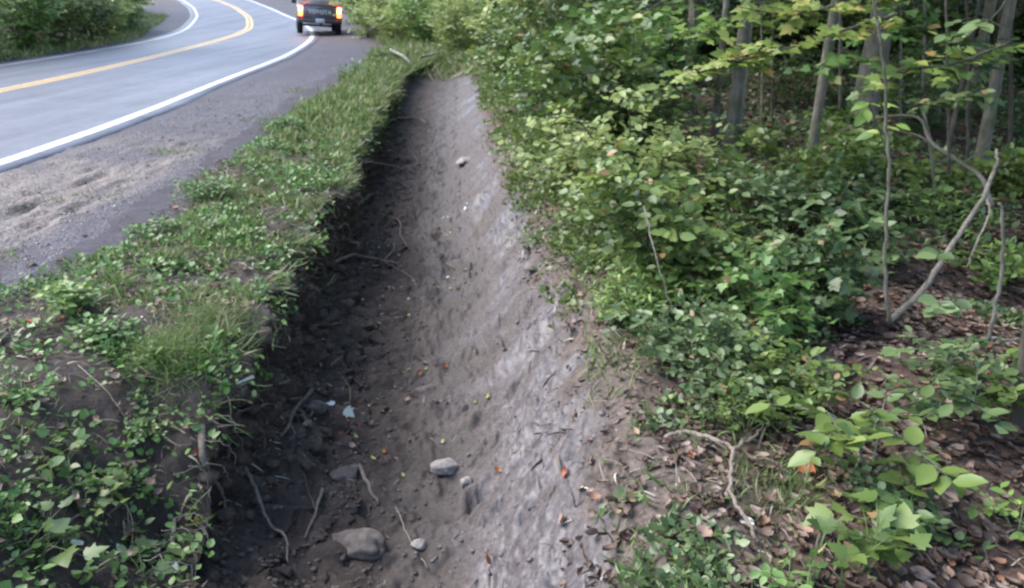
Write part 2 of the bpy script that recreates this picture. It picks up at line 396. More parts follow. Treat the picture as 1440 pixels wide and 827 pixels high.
# left sheet (lip -> far left)
X = L[:, None] - tl[None, :]; Y = np.repeat(ys[:, None], len(tl), 1); T = np.repeat(tl[None, :], NY, 0)
Z = plane_z(X, Y)
rd = on_road(X, Y); off = ~rd
dist_r = X - (ip(RIGHT, Y) + .24); dist_l = (ip(LEFT, Y) - .4) - X
e = np.where(dist_r > 0, dist_r, np.where(dist_l > 0, dist_l, 0))
verge = smooth((T < (L - Gd)[:, None] + .15) * 1.0) * (Y < 45)
vg = smooth(((L - Gd)[:, None] + .2 - T) / .3)
Z = Z - .03 * rd - .012 * off + .004 * smooth(e / .4) * off
Z += off * smooth(e / .5) * (.02 * fbm(X, Y, 0, .5, 5, 11) + .012 * fbm(X, Y, 0, .12, 3, 12)) * smooth((60 - Y) / 20 + .2)
Z += vg * (.07 * fbm(X, Y, 0, .4, 5, 21) + .03) * smooth(T / .1)
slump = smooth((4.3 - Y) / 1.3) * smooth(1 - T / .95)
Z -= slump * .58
Z += slump * (.16 * fbm(X, Y, 0, .25, 5, 25, .6))
# wheel ruts in the soft shoulder
mudp = smooth(1.6 - np.abs((Y - 7.4) / 2.3)) * smooth((-X - 3.3) / .4) * smooth((X + 5.15) / .3) * smooth(.9 + 1.6 * fbm(X, Y, 0, .7, 5, 31))
Z += mudp * (.07 * fbm(X * 4, Y * .8, 0, .5, 4, 33, .6))
Z += np.maximum(0, dist_l - 1.5) * .06 * (dist_l > 1.5) * smooth((60 - np.abs(X)) / 30)
ZL = Z.copy()
gcol = np.array([.070, .064, .075]); vcol = np.array([.065, .053, .042]); mcol = np.array([.17, .138, .108]); forc = np.array([.085, .06, .045])
n1 = fbm(X, Y, 0, .5, 5, 41)[..., None]
C = gcol * (1 + .25 * n1)
C = C + (mcol - C) * (mudp * .9)[..., None]
edge = smooth((vg + .8 * fbm(X, Y, 0, .25, 4, 43) - .2) / .5)[..., None] * (vg[..., None] > 0.01)
C = C + (vcol - C) * edge
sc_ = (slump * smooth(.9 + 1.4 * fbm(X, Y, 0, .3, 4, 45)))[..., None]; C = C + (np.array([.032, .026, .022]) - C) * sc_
wl = smooth((dist_l - .9 - 3.0 * smooth((Y - 33) / 6) * smooth((58 - Y) / 6)) / .6)[..., None]; C = C + (forc - C) * wl
CLc = C; WL = mudp * .5
def grid_obj(name, X, Y, Z, C, Wt, mat, flip=False):
    ny, nx = X.shape
    V = np.stack([X, Y, Z], -1).reshape(-1, 3)
    i = np.arange(ny - 1)[:, None] * nx + np.arange(nx - 1)[None, :]
    q = np.stack([i, i + 1, i + nx + 1, i + nx], -1)
    if flip: q = q[..., ::-1]
    q = q.reshape(-1, 4)
    me = mesh_arrays(name, V, q.ravel(), np.full(len(q), 4), attrs={'wet': Wt.ravel()}, mat=mat, colattr=C.reshape(-1, 3))
    o = link(name, me); BVHS.append((V, q)); return tag(o, kind='structure')
BVHS = []
# column where verge ends and gravel starts (fixed column index, boundary follows the colour mask)
kv = int(np.searchsorted(tl, 1.55))

# ditch sheet
w_ = (R - L) / 2.05
ctrl = [(0, 0, 0), (.03, -.015, 0), (.05, -.06, 0), (-.03, -.15, 0), (-.06, -.27, 0), (.02, -.43, 0), (.14, .16, 1), (.42, .05, 1), (.80, 0, 1), (1.10, .02, 1), (1.38, .13, 1), (1.66, .37, 1), (1.88, .56, 1), (2.05, .645, 1)]
# (x offset, z, mode) mode 0: z relative to the lip, scaled by depth / .72; mode 1: z above the floor, scaled
ns = 240
P = []; zl0 = ZL[:, 0]
for cx, cz, md in ctrl:
    px = L + cx * w_
    pz = (zl0 + cz * (D + zl0) / .72) if md == 0 else (-D + cz * D / .72)
    P.append((px, pz))
PX = np.array([p[0] for p in P]).T; PZ = np.array([p[1] for p in P]).T     # ny x nctrl
# shared parameter from the mean profile arc length
mx = PX[ys > 1].mean(0); mz = PZ[(ys > 1) & (ys < 10)].mean(0)
arc = np.r_[0, np.cumsum(np.hypot(np.diff(mx), np.diff(mz)))]; arc /= arc[-1]
s_ = np.linspace(0, 1, ns)
def interp_rows(A):
    out = np.empty((NY, ns))
    for i in range(NY): out[i] = np.interp(s_, arc, A[i])
    ker = np.hanning(17); ker /= ker.sum()
    o2 = out.copy()
    pad = np.pad(out, ((0, 0), (8, 8)), 'edge')
    for k in range(17): 
        if k == 0: o2 = ker[0] * pad[:, 0:ns]
        else: o2 = o2 + ker[k] * pad[:, k:k + ns]
    bl = smooth(np.minimum(s_, 1 - s_) / .03)[None, :]
    return out * (1 - bl) + o2 * bl
DX = interp_rows(PX); DZ = interp_rows(PZ); DY = np.repeat(ys[:, None], ns, 1); S = np.repeat(s_[None, :], NY, 0)
env = smooth(np.minimum(S, 1 - S) / .03)
cl = smooth((.46 - S) / .12)                        # cliff face
fl = smooth((S - .36) / .08) * smooth((.62 - S) / .12)   # loose floor
sl = smooth((S - .5) / .12)                         # scraped clay slope
dd = (D / .72)[:, None]
und = smooth((4.3 - DY) / 1.0)                      # hollow near the camera
DX -= cl * und * .16 * smooth(S / .08) * smooth((.36 - S) / .1)
n_c = fbm(DX * 1.2, DY, DZ * 1.3, .38, 5, 51, .58); n_c2 = fbm(DX, DY, DZ, .085, 4, 53, .6)
disp = cl * (.20 * n_c + .10 * n_c2 + .10 * np.abs(fbm(DX, DY, DZ, .16, 4, 54, .65)) - .03)
DX += env * dd * disp; DZ += env * dd * cl * .09 * fbm(DX, DY, DZ, .12, 4, 55)
DY = DY + env * cl * .04 * fbm(DX, DY, DZ, .15, 3, 56) * dd
DZ += env * dd * fl * (.07 * fbm(DX, DY, 0, .2, 5, 57, .65) + .02 * np.maximum(0, fbm(DX, DY, 0, .05, 3, 58)) )
# bucket marks: smears running obliquely across the slope
uu = DX * .80 + DY * .60; vv = -DX * .60 + DY * .80
smear = fbm(uu * .28, vv * 1.6, 0, .16, 5, 61, .55); big = fbm(DX, DY, 0, .7, 3, 63)
DZ += env * sl * dd * (.05 * smear + .06 * big + .055 * fbm(DX, DY, 0, .11, 5, 62, .68) - .05 * np.maximum(0, fbm(uu * .5, vv * 1.5, 0, .3, 4, 64) - .15))
ridge = np.clip(smooth((DY - 7) / 3) * smooth((S - .7) / .1), 0, 1)
DZ += env * ridge * .02 * np.abs(fbm(DX * .5, DY * 2.4, 0, .5, 3, 65)) * dd
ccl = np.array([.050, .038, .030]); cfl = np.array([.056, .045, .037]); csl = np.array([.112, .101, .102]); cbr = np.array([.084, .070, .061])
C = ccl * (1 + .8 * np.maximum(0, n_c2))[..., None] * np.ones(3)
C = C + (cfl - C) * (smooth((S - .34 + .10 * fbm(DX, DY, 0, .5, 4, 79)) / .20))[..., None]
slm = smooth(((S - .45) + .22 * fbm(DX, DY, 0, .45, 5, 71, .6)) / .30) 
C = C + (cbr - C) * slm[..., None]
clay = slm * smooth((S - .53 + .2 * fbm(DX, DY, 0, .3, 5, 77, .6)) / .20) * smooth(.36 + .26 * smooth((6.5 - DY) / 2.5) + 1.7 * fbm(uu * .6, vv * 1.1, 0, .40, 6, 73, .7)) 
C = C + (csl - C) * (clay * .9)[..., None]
rim = smooth((S - .86 + .10 * fbm(DX, DY, 0, .2, 4, 75)) / .12)
farb = smooth((DY - 8) / 5)[..., None] * .7; C = C + (np.array([.085, .070, .062]) - C) * farb * smooth((S - .2) / .2)[..., None] * (1 - clay[..., None] * smooth((S - .7) / .1)[..., None] * .8)
CD = C; WD = np.maximum(clay * .9, .45 * smooth((S - .40) / .1)) * (1 - rim) + .1

# right sheet
XR = R[:, None] + tr[None, :]; YR = np.repeat(ys[:, None], len(tr), 1); TR = np.repeat(tr[None, :], NY, 0)
ZR = (-.075 * D / .72)[:, None] + (1 - np.exp(-TR / .22)) * (.065) + smooth(TR / .5) * (.10 * fbm(XR, YR, 0, 1.3, 4, 81) + .035 * fbm(XR, YR, 0, .25, 4, 82)) + .025 * TR * smooth((40 - TR) / 30)
ZR += .03 * np.maximum(0, YR - 14) * smooth(TR / 6)
ZR += .018 * fbm(XR, YR, 0, .1, 3, 83) * smooth(TR / .1)
# small hollows
for hx, hy, hr, hd in ((1.60, 4.05, .20, .26), (1.75, 3.95, .15, .12), (3.6, 5.6, .5, .25), (1.95, 9.0, .5, .15)):
    ZR -= hd * np.exp(-(((XR - hx) / hr) ** 2 + ((YR - hy) / hr) ** 2))
C = np.array([.10, .068, .052]) * (1 + .4 * fbm(XR, YR, 0, .3, 5, 85))[..., None]
em = smooth((.5 - TR + .7 * fbm(XR, YR, 0, .35, 5, 86)) / .35) * smooth((9 - YR) / 3)
C = C + (np.array([.13, .105, .085]) - C) * (em * .85)[..., None]
CRc = C
CD = CD + (CRc[:, :1] - CD) * rim[..., None]
# weld seams
DX[:, 0] = X[:, 0]; DY[:, 0] = Y[:, 0]; DZ[:, 0] = ZL[:, 0]
DX[:, -1] = XR[:, 0]; DY[:, -1] = YR[:, 0]; DZ[:, -1] = ZR[:, 0]
ZLs = ZL
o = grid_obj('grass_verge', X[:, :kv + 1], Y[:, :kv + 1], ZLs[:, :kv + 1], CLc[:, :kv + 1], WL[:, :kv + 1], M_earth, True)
grid_obj('gravel_shoulder', X[:, kv:], Y[:, kv:], ZLs[:, kv:], CLc[:, kv:], WL[:, kv:], M_grav, True)
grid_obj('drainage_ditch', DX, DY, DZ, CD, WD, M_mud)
grid_obj('forest_floor', XR, YR, ZR, CRc, em * .3, M_earth)
av, aq, oo = [], [], 0
for V_, q_ in BVHS: av.append(V_); aq.append(q_ + oo); oo += len(V_)
BVH = BVHTree.FromPolygons(np.concatenate(av).tolist(), np.concatenate(aq).tolist())
BV = {}
for nm, (V_, q_) in zip(('verge', 'gravel', 'ditch', 'forest'), BVHS): BV[nm] = BVHTree.FromPolygons(V_.tolist(), q_.tolist())
CAMP = Vector((0, 0, EYE))
def hit(px, py, off=0.0):
    d = ray(px, py).normalized(); r = BVH.ray_cast(CAMP + d * .3, d)
    if r[0] is None: return CAMP + d * 40, Vector((0, 0, 1))
    n = r[1] if r[1].dot(d) < 0 else -r[1]
    return r[0] + n * off, n
def P(px, py, off=0.0): return hit(px, py, off)[0]
def at_y(px, py, y):
    d = ray(px, py); return CAMP + d * (y / d.y)
def gz(x, y):
    r = BVH.ray_cast(Vector((x, y, 12)), Vector((0, 0, -1))); return (r[0].z if r[0] else 0.0)
def gzn(x, y):
    r = BVH.ray_cast(Vector((x, y, 12)), Vector((0, 0, -1)))
    return (r[0], r[1] if r[1].z > 0 else -r[1]) if r[0] else (Vector((x, y, 0)), Vector((0, 0, 1)))

# ------------------------------------------------------------------ road
def strip(name, a, b, lift, mat, thick=0.0):
    a = np.asarray(a); b = np.asarray(b); n = min(len(a), len(b))
    cols = 41 if thick else 2
    V = []
    for k in range(cols):
        f = k / (cols - 1); p = a * (1 - f) + b * f
        V.append(np.c_[p, plane_z(p[:, 0], p[:, 1]) + lift])
    V = np.stack(V, 1)
    if thick:
        for side, k in ((0, 0), (1, -1)):
            e_ = V[:, k].copy(); e_[:, 2] -= thick; e_[:, 0] += .02 if side == 0 else -.02
            V = np.concatenate([e_[:, None], V], 1) if side == 0 else np.concatenate([V, e_[:, None]], 1)
    nx = V.shape[1]; i = np.arange(len(a) - 1)[:, None] * nx + np.arange(nx - 1)[None]
    q = np.stack([i, i + nx, i + nx + 1, i + 1], -1).reshape(-1, 4)
    me = mesh_arrays(name, V.reshape(-1, 3), q.ravel(), np.full(len(q), 4), mat=mat)
    return link(name, me)
def resamp(tab, n=420):
    c = curve_pts(tab, .4); s = np.linspace(0, len(c) - 1, n); i = np.arange(len(c))
    return np.c_[np.interp(s, i, c[:, 0]), np.interp(s, i, c[:, 1])]
def offset(c, d):
    t = np.gradient(c, axis=0); t /= np.linalg.norm(t, axis=1, keepdims=True) + 1e-9
    return c + np.c_[t[:, 1], -t[:, 0]] * np.reshape(d, (-1, 1))
cr, cy, cl_ = resamp(RIGHT), resamp(YELL), resamp(LEFT)
rag = .07 * fbm(np.arange(420) * .35, np.zeros(420), 0, 1.0, 3, 91)
road = strip('road', offset(cr, .27 + rag), offset(cl_, -.35), 0.0, M_road, .06); tag(road, kind='structure')
strip('edge_line', offset(cr, .08), offset(cr, -.08), .004, M_white).parent = road
strip('edge_line', offset(cl_, .06), offset(cl_, -.06), .004, M_white).parent = road
for s in (-1, 1): strip('centre_line', offset(cy, s * .105 + .065), offset(cy, s * .105 - .065), .004, M_yel).parent = road

# ------------------------------------------------------------------ scatter helpers
def scatter(n, bvh, xr, yr, dens=None, power=1.0):
    """random points over a plan area, dropped on one of the ground sheets; denser near the camera if power > 1"""
    pts, nr = [], []
    tries = 0
    while len(pts) < n and tries < n * 12:
        m = 4000; tries += m
        yy = yr[0] + (yr[1] - yr[0]) * RNG.random(m) ** power
        lo, hi = xr(yy); xx = lo + (hi - lo) * RNG.random(m)
        if dens is not None:
            k = RNG.random(m) < dens(xx, yy); xx, yy = xx[k], yy[k]
        for a, b in zip(xx, yy):
            r = bvh.ray_cast(Vector((a, b, 12)), Vector((0, 0, -1)))
            if r[0] is not None: pts.append(r[0]); nr.append(r[1] if r[1].z > 0 else -r[1])
            if len(pts) >= n: break
    return np.array(pts), np.array(nr)
def rnd_dirs(n, zlo, zhi):
    a = RNG.random(n) * 2 * math.pi; z = zlo + (zhi - zlo) * RNG.random(n); r = np.sqrt(np.maximum(0, 1 - z * z))
    return np.c_[r * np.cos(a), r * np.sin(a), z]
# --- grass on the verge
def vd(x, y):
    g = ip(GE, y); l = ip(LIP, y)
    f = smooth((x - g + .25 + .35 * fbm(x, y, 0, .5, 3, 101)) / .35) * smooth((l + .03 - x) / .04 )
    near = smooth((y - 3.6) / 1.6)
    c = smooth(.42 + .25 * smooth((y - 8) / 5) + 1.7 * fbm(x, y, 0, .4, 4, 103))
    return f * (.12 + .88 * near) * c
gp, gn = scatter(62000, BVH, lambda y: (ip(GE, y) - .5, ip(LIP, y) + .03), (1.8, 26), vd, 1.25)
ln = .035 + .05 * RNG.random(len(gp)); tall = RNG.random(len(gp)) < smooth((gp[:, 1] - 7) / 6) * .6 + .06; ln = np.where(tall, ln * 1.9, ln) * (1 + .8 * smooth((gp[:, 1] - 9) / 5))
gd = rnd_dirs(len(gp), .3, .98)
ga = leaf_arrays('blade', gp - np.c_[0 * ln, 0 * ln, .006 + 0 * ln], gd, np.cross(gd, rnd_dirs(len(gp), -1, 1)), ln, .085 + .05 * RNG.random(len(gp)))
dz = smooth((gp[:, 1] - 8) / 6)
tag(leaves_obj('grass', ga, G['grass']), 'short green grass along the verge between gravel shoulder and ditch', 'grass', kind='stuff')
# --- tufts on the shoulder edge and far hump, right bank grass
def sh(x, y): return smooth(-.35 + 1.6 * fbm(x, y, 0, .6, 3, 107)) * .5
p1, _ = scatter(2600, BVH, lambda y: (ip(GE, y) - 1.2, ip(GE, y) + 0), (4, 16), sh, 1.2)
p2, _ = scatter(15000, BVH, lambda y: (ip(RB, y) - .12, ip(RB, y) + .7), (1.8, 24), lambda x, y: smooth(.5 + 1.5 * fbm(x, y, 0, .5, 3, 109)) * (.35 + .65 * smooth((y - 9) / 4)), 1.1)
p4, _ = scatter(7000, BVH, lambda y: (ip(LEFT, y) - 2.2 - 1.0 * smooth((y - 33) / 8), ip(LEFT, y) - .75 - .8 * smooth((y - 33) / 8)), (12, 50), None, 1.0)
p3, _ = scatter(9000, BVH, lambda y: (ip(GE, y) + .3, ip(LIP, y) + 3.5), (20.6, 34), lambda x, y: .3 + .7 * smooth((y - 21) / 2), 1.0)
pp = np.concatenate([p1, p2, p3, p4]); ll = np.r_[.04 + .05 * RNG.random(len(p1)), .05 + .07 * RNG.random(len(p2)), .14 + .25 * RNG.random(len(p3)), .1 + .22 * RNG.random(len(p4))]
dd_ = rnd_dirs(len(pp), .4, .99)
tag(leaves_obj('grass', leaf_arrays('blade', pp, dd_, np.cross(dd_, rnd_dirs(len(pp), -1, 1)), ll, .09 + .04 * RNG.random(len(pp))), G['grass']),
    'taller grass on the right bank, past the ditch end and across the road', 'grass', kind='stuff')
# --- small broadleaf ground cover
def weeds(n, xr, yr, dens, sz, power=1.2, per=4):
    p, nn = scatter(n, BVH, xr, yr, dens, power)
    k = len(p); p = np.repeat(p, per, 0); nn = np.repeat(nn, per, 0)
    d = rnd_dirs(len(p), .0, .75); st = sz * (.4 + .6 * RNG.random(len(p)))
    q = p + d * (st * .6)[:, None] + nn * (.5 * st[:, None])
    nm = np.array([0, 0, 1.0]) + .45 * RNG.normal(size=(len(p), 3))
    return leaf_arrays('ovate', q, d, nm, st, .9 + .5 * RNG.random(len(p)), np.clip(np.repeat(RNG.random(k), per) * .7 + .3 * RNG.random(len(p)), 0, 1))
wa = [weeds(3300, lambda y: (ip(GE, y) - .25, ip(LIP, y) + .02), (3.9, 14), lambda x, y: smooth(.12 + 2.2 * fbm(x, y, 0, .4, 4, 113)) * smooth((x - ip(GE, y) + .3) / .2), .042),
      weeds(230, lambda y: (ip(LIP, y) - 1.2, ip(LIP, y) + .02), (1.7, 4.2), None, .055),
      weeds(260, lambda y: (ip(GE, y), ip(LIP, y)), (3.8, 12), None, .06),
      weeds(900, lambda y: (ip(GE, y) + .2, ip(LIP, y) + .02), (1.7, 4.2), lambda x, y: .08 + .92 * smooth(-.25 + 2.4 * fbm(x, y, 0, .3, 4, 115)), .04),
      weeds(900, lambda y: (ip(GE, y) - .2, ip(LIP, y)), (12, 24), None, .08)]
tag(leaves_obj('ground_cover', wa, G['weed']), 'low broadleaf weeds creeping over the verge soil', 'weeds', kind='stuff')
wb = [weeds(2400, lambda y: (ip(RB, y) - .15, ip(RB, y) + 2.6), (2.0, 9), lambda x, y: smooth(-.2 + 2.4 * fbm(x, y, 0, .5, 4, 117)), .045),
      weeds(4200, lambda y: (ip(RB, y) + .3 + 0 * y, ip(RB, y) + 9), (6, 22), lambda x, y: .25 + smooth(.0 + 2 * fbm(x, y, 0, .9, 3, 119)), .10, 1.0)]
tag(leaves_obj('undergrowth', wb, G['blue']), 'low leafy undergrowth on the forest floor', 'undergrowth', kind='stuff')
# --- vegetation hanging over the lip of the cut
yy = 2.3 + 17.5 * RNG.random(5200) ** 1.35; Lx = np.interp(yy, ys, L)
kp = RNG.random(5200) < (.08 + .92 * smooth((yy - 3.5) / 1.2)) * smooth(.42 + 1.9 * fbm(yy, yy * 0, 0, .5, 3, 151)); yy, Lx = yy[kp], Lx[kp]
hx = Lx + RNG.uniform(-.09, .035, len(yy)); hz = np.array([gz(a, b) for a, b in zip(hx, yy)]); hz = np.maximum(hz, -.34) + .0
hd = np.c_[RNG.uniform(.2, 1, len(yy)), RNG.normal(0, .5, len(yy)), RNG.uniform(-.75, .6, len(yy))]
hl = RNG.uniform(.05, .17, len(yy)) * (1 + .6 * smooth((yy - 8) / 5))
h1 = leaf_arrays('blade', np.c_[hx, yy, hz], hd, np.cross(hd, rnd_dirs(len(yy), -1, 1)), hl, .07)
n_h = 1500; y2 = 2.3 + 15 * RNG.random(n_h) ** 1.3; y2 = y2[RNG.random(n_h) < (.25 + .75 * smooth((y2 - 3.4) / 1)) * smooth(.5 + 1.8 * fbm(y2, y2 * 0, 3, .4, 3, 153))]; n_h = len(y2)
x2 = np.interp(y2, ys, L) + RNG.uniform(-.05, .12, n_h); z2 = RNG.uniform(-.2, .03, n_h) - .18 * smooth((4.2 - y2) / 1.5)
h2 = leaf_arrays('ovate', np.c_[x2, y2, z2], np.c_[RNG.uniform(-.2, 1, n_h), RNG.normal(0, .7, n_h), RNG.uniform(-.8, .3, n_h)], np.c_[.5 * np.ones(n_h), RNG.normal(0, .4, n_h), np.ones(n_h)], RNG.uniform(.018, .045, n_h) * (1 + .5 * smooth((y2 - 8) / 5)), 1.1)
tag(leaves_obj('hanging_grass', h1, G['grass']), 'ragged grass hanging over the lip of the cut bank', 'grass', kind='stuff')
tag(leaves_obj('hanging_weeds', h2, G['weed']), 'small-leaved weeds trailing over the lip of the cut bank', 'weeds', kind='stuff')
w3 = [weeds(3600, lambda y: (ip(RB, y) - .22, ip(RB, y) + .7), (5.2, 20), lambda x, y: smooth(.55 + 1.4 * fbm(x, y, 0, .5, 3, 155) + .5 * (x - ip(RB, y))), .06, 1.0)]
tag(leaves_obj('ground_cover', w3, G['green']), 'low leafy plants edging the right bank of the ditch', 'weeds', kind='stuff')
# --- leaf litter
def litter(n, xr, yr, dens, lo, hi, power=1.3, lift=.004):
    p, nn = scatter(n, BVH, xr, yr, dens, power)
    d = rnd_dirs(len(p), -.15, .15); nm = nn + .35 * RNG.normal(size=(len(p), 3))
    return leaf_arrays('curl', p + nn * (lift + .012 * RNG.random((len(p), 1))), d, nm, lo + (hi - lo) * RNG.random(len(p)), .8 + .5 * RNG.random(len(p)), RNG.random(len(p)) ** 1.1)
la = [litter(16000, lambda y: (ip(RB, y) - .3, ip(RB, y) + 4.2), (1.3, 8), lambda x, y: smooth((x - ip(RB, y) + .35) / .9 + .6 * fbm(x, y, 0, .4, 3, 121)), .022, .07),
      litter(7500, lambda y: (ip(RB, y) + 1, ip(RB, y) + 11), (6, 20), None, .06, .12, 1.0)]
tag(leaves_obj('leaf_litter', la, G['litter']), 'brown and pinkish dead leaves strewn over the forest floor', 'leaf litter', kind='stuff')
lb = [litter(800, lambda y: (ip(GE, y) - .2, ip(LIP, y) - .02), (1.8, 9), None, .025, .06, 1.2, .02), litter(160, lambda y: (ip(RIGHT, y) + .5, ip(GE, y)), (4, 14), None, .02, .045, 1.2, .004)]
tag(leaves_obj('dead_leaves', lb, G['litter']), 'scattered dry leaves caught in the verge grass and gravel', 'leaves', kind='stuff')
lf = [litter(1500, lambda y: (ip(LEFT, y) - 6, ip(LEFT, y) - 1.2), (12, 34), None, .08, .16, 1.0)]
tag(leaves_obj('dead_leaves', lf, G['litter']), 'dead leaves under the trees across the road', 'leaves', kind='stuff')

def debris(n, bvh, xr, yr, dens, lo, hi, power=1.3):
    p, nn = scatter(n, bvh, xr, yr, dens, power)
    d = rnd_dirs(len(p), -.25, .25); d = d - nn * np.sum(d * nn, 1, keepdims=True) + nn * RNG.uniform(-.05, .3, (len(p), 1))
    return leaf_arrays('blade', p + nn * .006, d, nn + .5 * RNG.normal(size=(len(p), 3)), lo + (hi - lo) * RNG.random(len(p)) ** 2, RNG.uniform(.04, .16, len(p)), RNG.random(len(p)))
dp, dn = [], []
for i in range(5200):
    y = 2.0 + 12 * random.random() ** 1.4; z = random.uniform(-.62, .0) * float(ip(DEP, y)) / .72
    r_ = BV['ditch'].ray_cast(Vector((float(ip(LIP, y)) + 1.3, y, z)), Vector((-1, random.uniform(-.3, .3), 0)).normalized(), 3)
    if r_[0] is not None and r_[0].x < float(ip(LIP, y)) + .7: dp.append(r_[0]); dn.append(r_[1] if r_[1].x > 0 else -r_[1])
dp = np.array(dp); dn = np.array(dn); d = rnd_dirs(len(dp), -.9, .4) + .4 * dn
db = [leaf_arrays('blade', dp, d, dn + .6 * RNG.normal(size=dp.shape), .015 + .12 * RNG.random(len(dp)) ** 2, RNG.uniform(.05, .2, len(dp))),
      debris(3200, BV['ditch'], lambda y: (ip(LIP, y) + .2, ip(RB, y) + .1), (1.8, 14), lambda x, y: smooth(.3 + 1.6 * fbm(x, y, 0, .4, 3, 161)), .012, .07),
      debris(5500, BVH, lambda y: (ip(GE, y) - .3, ip(LIP, y)), (1.8, 9), None, .02, .11),
      debris(5500, BVH, lambda y: (ip(RB, y) - .35, ip(RB, y) + 3), (1.5, 8), lambda x, y: smooth(1.3 - (x - ip(RB, y)) / 2), .02, .13)]
tag(leaves_obj('plant_debris', db, G['debris']), 'bits of dry stalk, root and twig strewn over the bare soil', 'plant debris', kind='stuff')
# --- stones and clods
def blob(seed, sub=2, flat=.7, rough=.25, facet=0):
    import bmesh
    bm = bmesh.new(); bmesh.ops.create_icosphere(bm, subdivisions=sub, radius=.5)
    V = np.array([v.co for v in bm.verts]); F = [[v.index for v in f.verts] for f in bm.faces]; bm.free()
    k = 1 + rough * fbm(V[:, 0] + seed * 3.1, V[:, 1], V[:, 2], .6, 3, seed)
    V = V * k[:, None]
    rr = np.random.default_rng(seed)
    for _ in range(facet):            # chip flat faces off the stone
        n_ = rr.normal(size=3); n_ /= np.linalg.norm(n_); h_ = .27 + .13 * rr.random(); d_ = V @ n_
        V = V - np.outer(np.maximum(0, d_ - h_) * .85, n_)
    V[:, 2] *= flat; V[:, 0] *= 1.15
    return V, F
def many_blobs(name, pts, sizes, mat, var=6, sub=1):
    lib = [blob(200 + i, sub, .5 + .06 * i, 1.3, 7) for i in range(var)]
    VV, LL, TT, o = [], [], [], 0
    for i, (p, s) in enumerate(zip(pts, sizes)):
        V, F = lib[i % var]; a = random.random() * 6.28; c_, s_n = math.cos(a), math.sin(a)
        W = V.copy(); W[:, 0] = V[:, 0] * c_ - V[:, 1] * s_n; W[:, 1] = V[:, 0] * s_n + V[:, 1] * c_
        VV.append(W * s + np.array(p)); LL.append(np.array(F).ravel() + o); TT.append(np.full(len(F), 3)); o += len(V)
    me = mesh_arrays(name, np.concatenate(VV), np.concatenate(LL), np.concatenate(TT), mat=mat); return link(name, me)
p, _ = scatter(7500, BV['ditch'], lambda y: (ip(LIP, y) + .0, ip(LIP, y) + 1.25 * (ip(RB, y) - ip(LIP, y)) / 2.05), (1.8, 17), lambda x, y: smooth(1.25 - (x - ip(LIP, y)) / 1.0 + .5 * fbm(x, y, 0, .3, 3, 131)), 1.3)
cp_, cs_ = [], []
for i in range(4200):
    y = 2.0 + 14 * random.random() ** 1.4; z = random.uniform(-.62, -.03) * float(ip(DEP, y)) / .72
    d_ = Vector((-1, random.uniform(-.3, .3), 0)).normalized(); r_ = BV['ditch'].ray_cast(Vector((float(ip(LIP, y)) + 1.3, y, z)), d_, 3)
    if r_[0] is not None and r_[0].x < float(ip(LIP, y)) + .7: cp_.append(r_[0]); cs_.append(.015 + .13 * random.random() ** 3.0)
tag(many_blobs('bank_clods', cp_, cs_, M_dark), 'dark clods and crumbs of soil clinging to the cut bank', 'soil', kind='stuff')
pm, _ = scatter(1500, BV['ditch'], lambda y: (ip(LIP, y) + .9, ip(RB, y) + .1), (2.0, 14), lambda x, y: smooth(.2 + 1.8 * fbm(x, y, 0, .4, 4, 133)), 1.3)
tag(many_blobs('mud_crumbs', pm, .006 + .035 * RNG.random(len(pm)) ** 3.5, M_mudc), 'small lumps of grey mud on the scraped slope', 'mud', kind='stuff')
tag(many_blobs('dirt_crumbs', p, .008 + .035 * RNG.random(len(p)) ** 3.0, M_clod), 'loose dark soil crumbs at the foot of the cut bank', 'soil', kind='stuff')
p, _ = scatter(5200, BV['gravel'], lambda y: (ip(RIGHT, y) + .42, ip(GE, y) + .1), (4, 17), None, 1.3)
tag(many_blobs('gravel', p, .010 + .026 * RNG.random(len(p)) ** 2.5, M_rock), 'loose grey gravel on the road shoulder', 'gravel', kind='stuff')

def stone(name, label, px, py, wpx, mat, sink=.2, flat=.7, seed=1, rz=0, tilt=0, cat='stone', group=None, asp=1.0, dz=0.0):
    p, n_ = hit(px, py); d = (p - CAMP).length
    size = wpx / F_PX * d / 1.15
    V, F = blob(seed, 4, flat, .5, 9); V = V * size; V[:, 1] *= asp
    me = mesh_arrays(name, V, np.array(F).ravel(), np.full(len(F), 3), mat=mat)
    o = link(name, me, loc=p + n_ * size * (flat * .5 - (sink + .14) * flat) * 1.0 + Vector((0, 0, dz))); o.rotation_euler = (tilt, tilt * .5, rz)
    return tag(o, label, cat, group)
stone('fieldstone', 'larger pale rounded stone on the ditch floor touching a small one', 631, 660, 40, M_rock, .1, .7, 3, .3)
stone('fieldstone', 'small pale stone beside the larger stone on the ditch floor', 657, 682, 25, M_rock, .1, .8, 5, 1.0)
stone('boulder', 'long brownish boulder half buried at the foot of the cut bank', 500, 772, 88, M_rockd, .25, .55, 7, -.3, asp=.7)
stone('fieldstone', 'small stone beside a pale straw at the bottom of the ditch', 590, 768, 24, M_rock, .2, .7, 9, .5)
stone('fieldstone', 'brown stone with muddy sides set in the cut bank above the boulder', 482, 672, 46, M_rockd, .15, .7, 11, .5)
stone('fieldstone', 'dark round stone in the bank beside the white leaf', 442, 573, 34, M_rockd, .2, .8, 13, .5)
stone('fieldstone', 'flat grey stone wedged low in the bank above the ditch floor', 605, 547, 36, M_rockd, .3, .35, 15, .5)
stone('boulder', 'dark mossy boulder on the forest floor beside a hollow', 1165, 520, 70, M_rockd, .3, .6, 17, .2)
stone('fieldstone', 'pale flat stone set in the far floor of the ditch', 655, 226, 34, M_rock, .4, .4, 19, .2)
stone('fieldstone', 'pale smooth lump bedded in the scraped mud slope', 752, 372, 44, M_rockd, .42, .4, 21, .9)

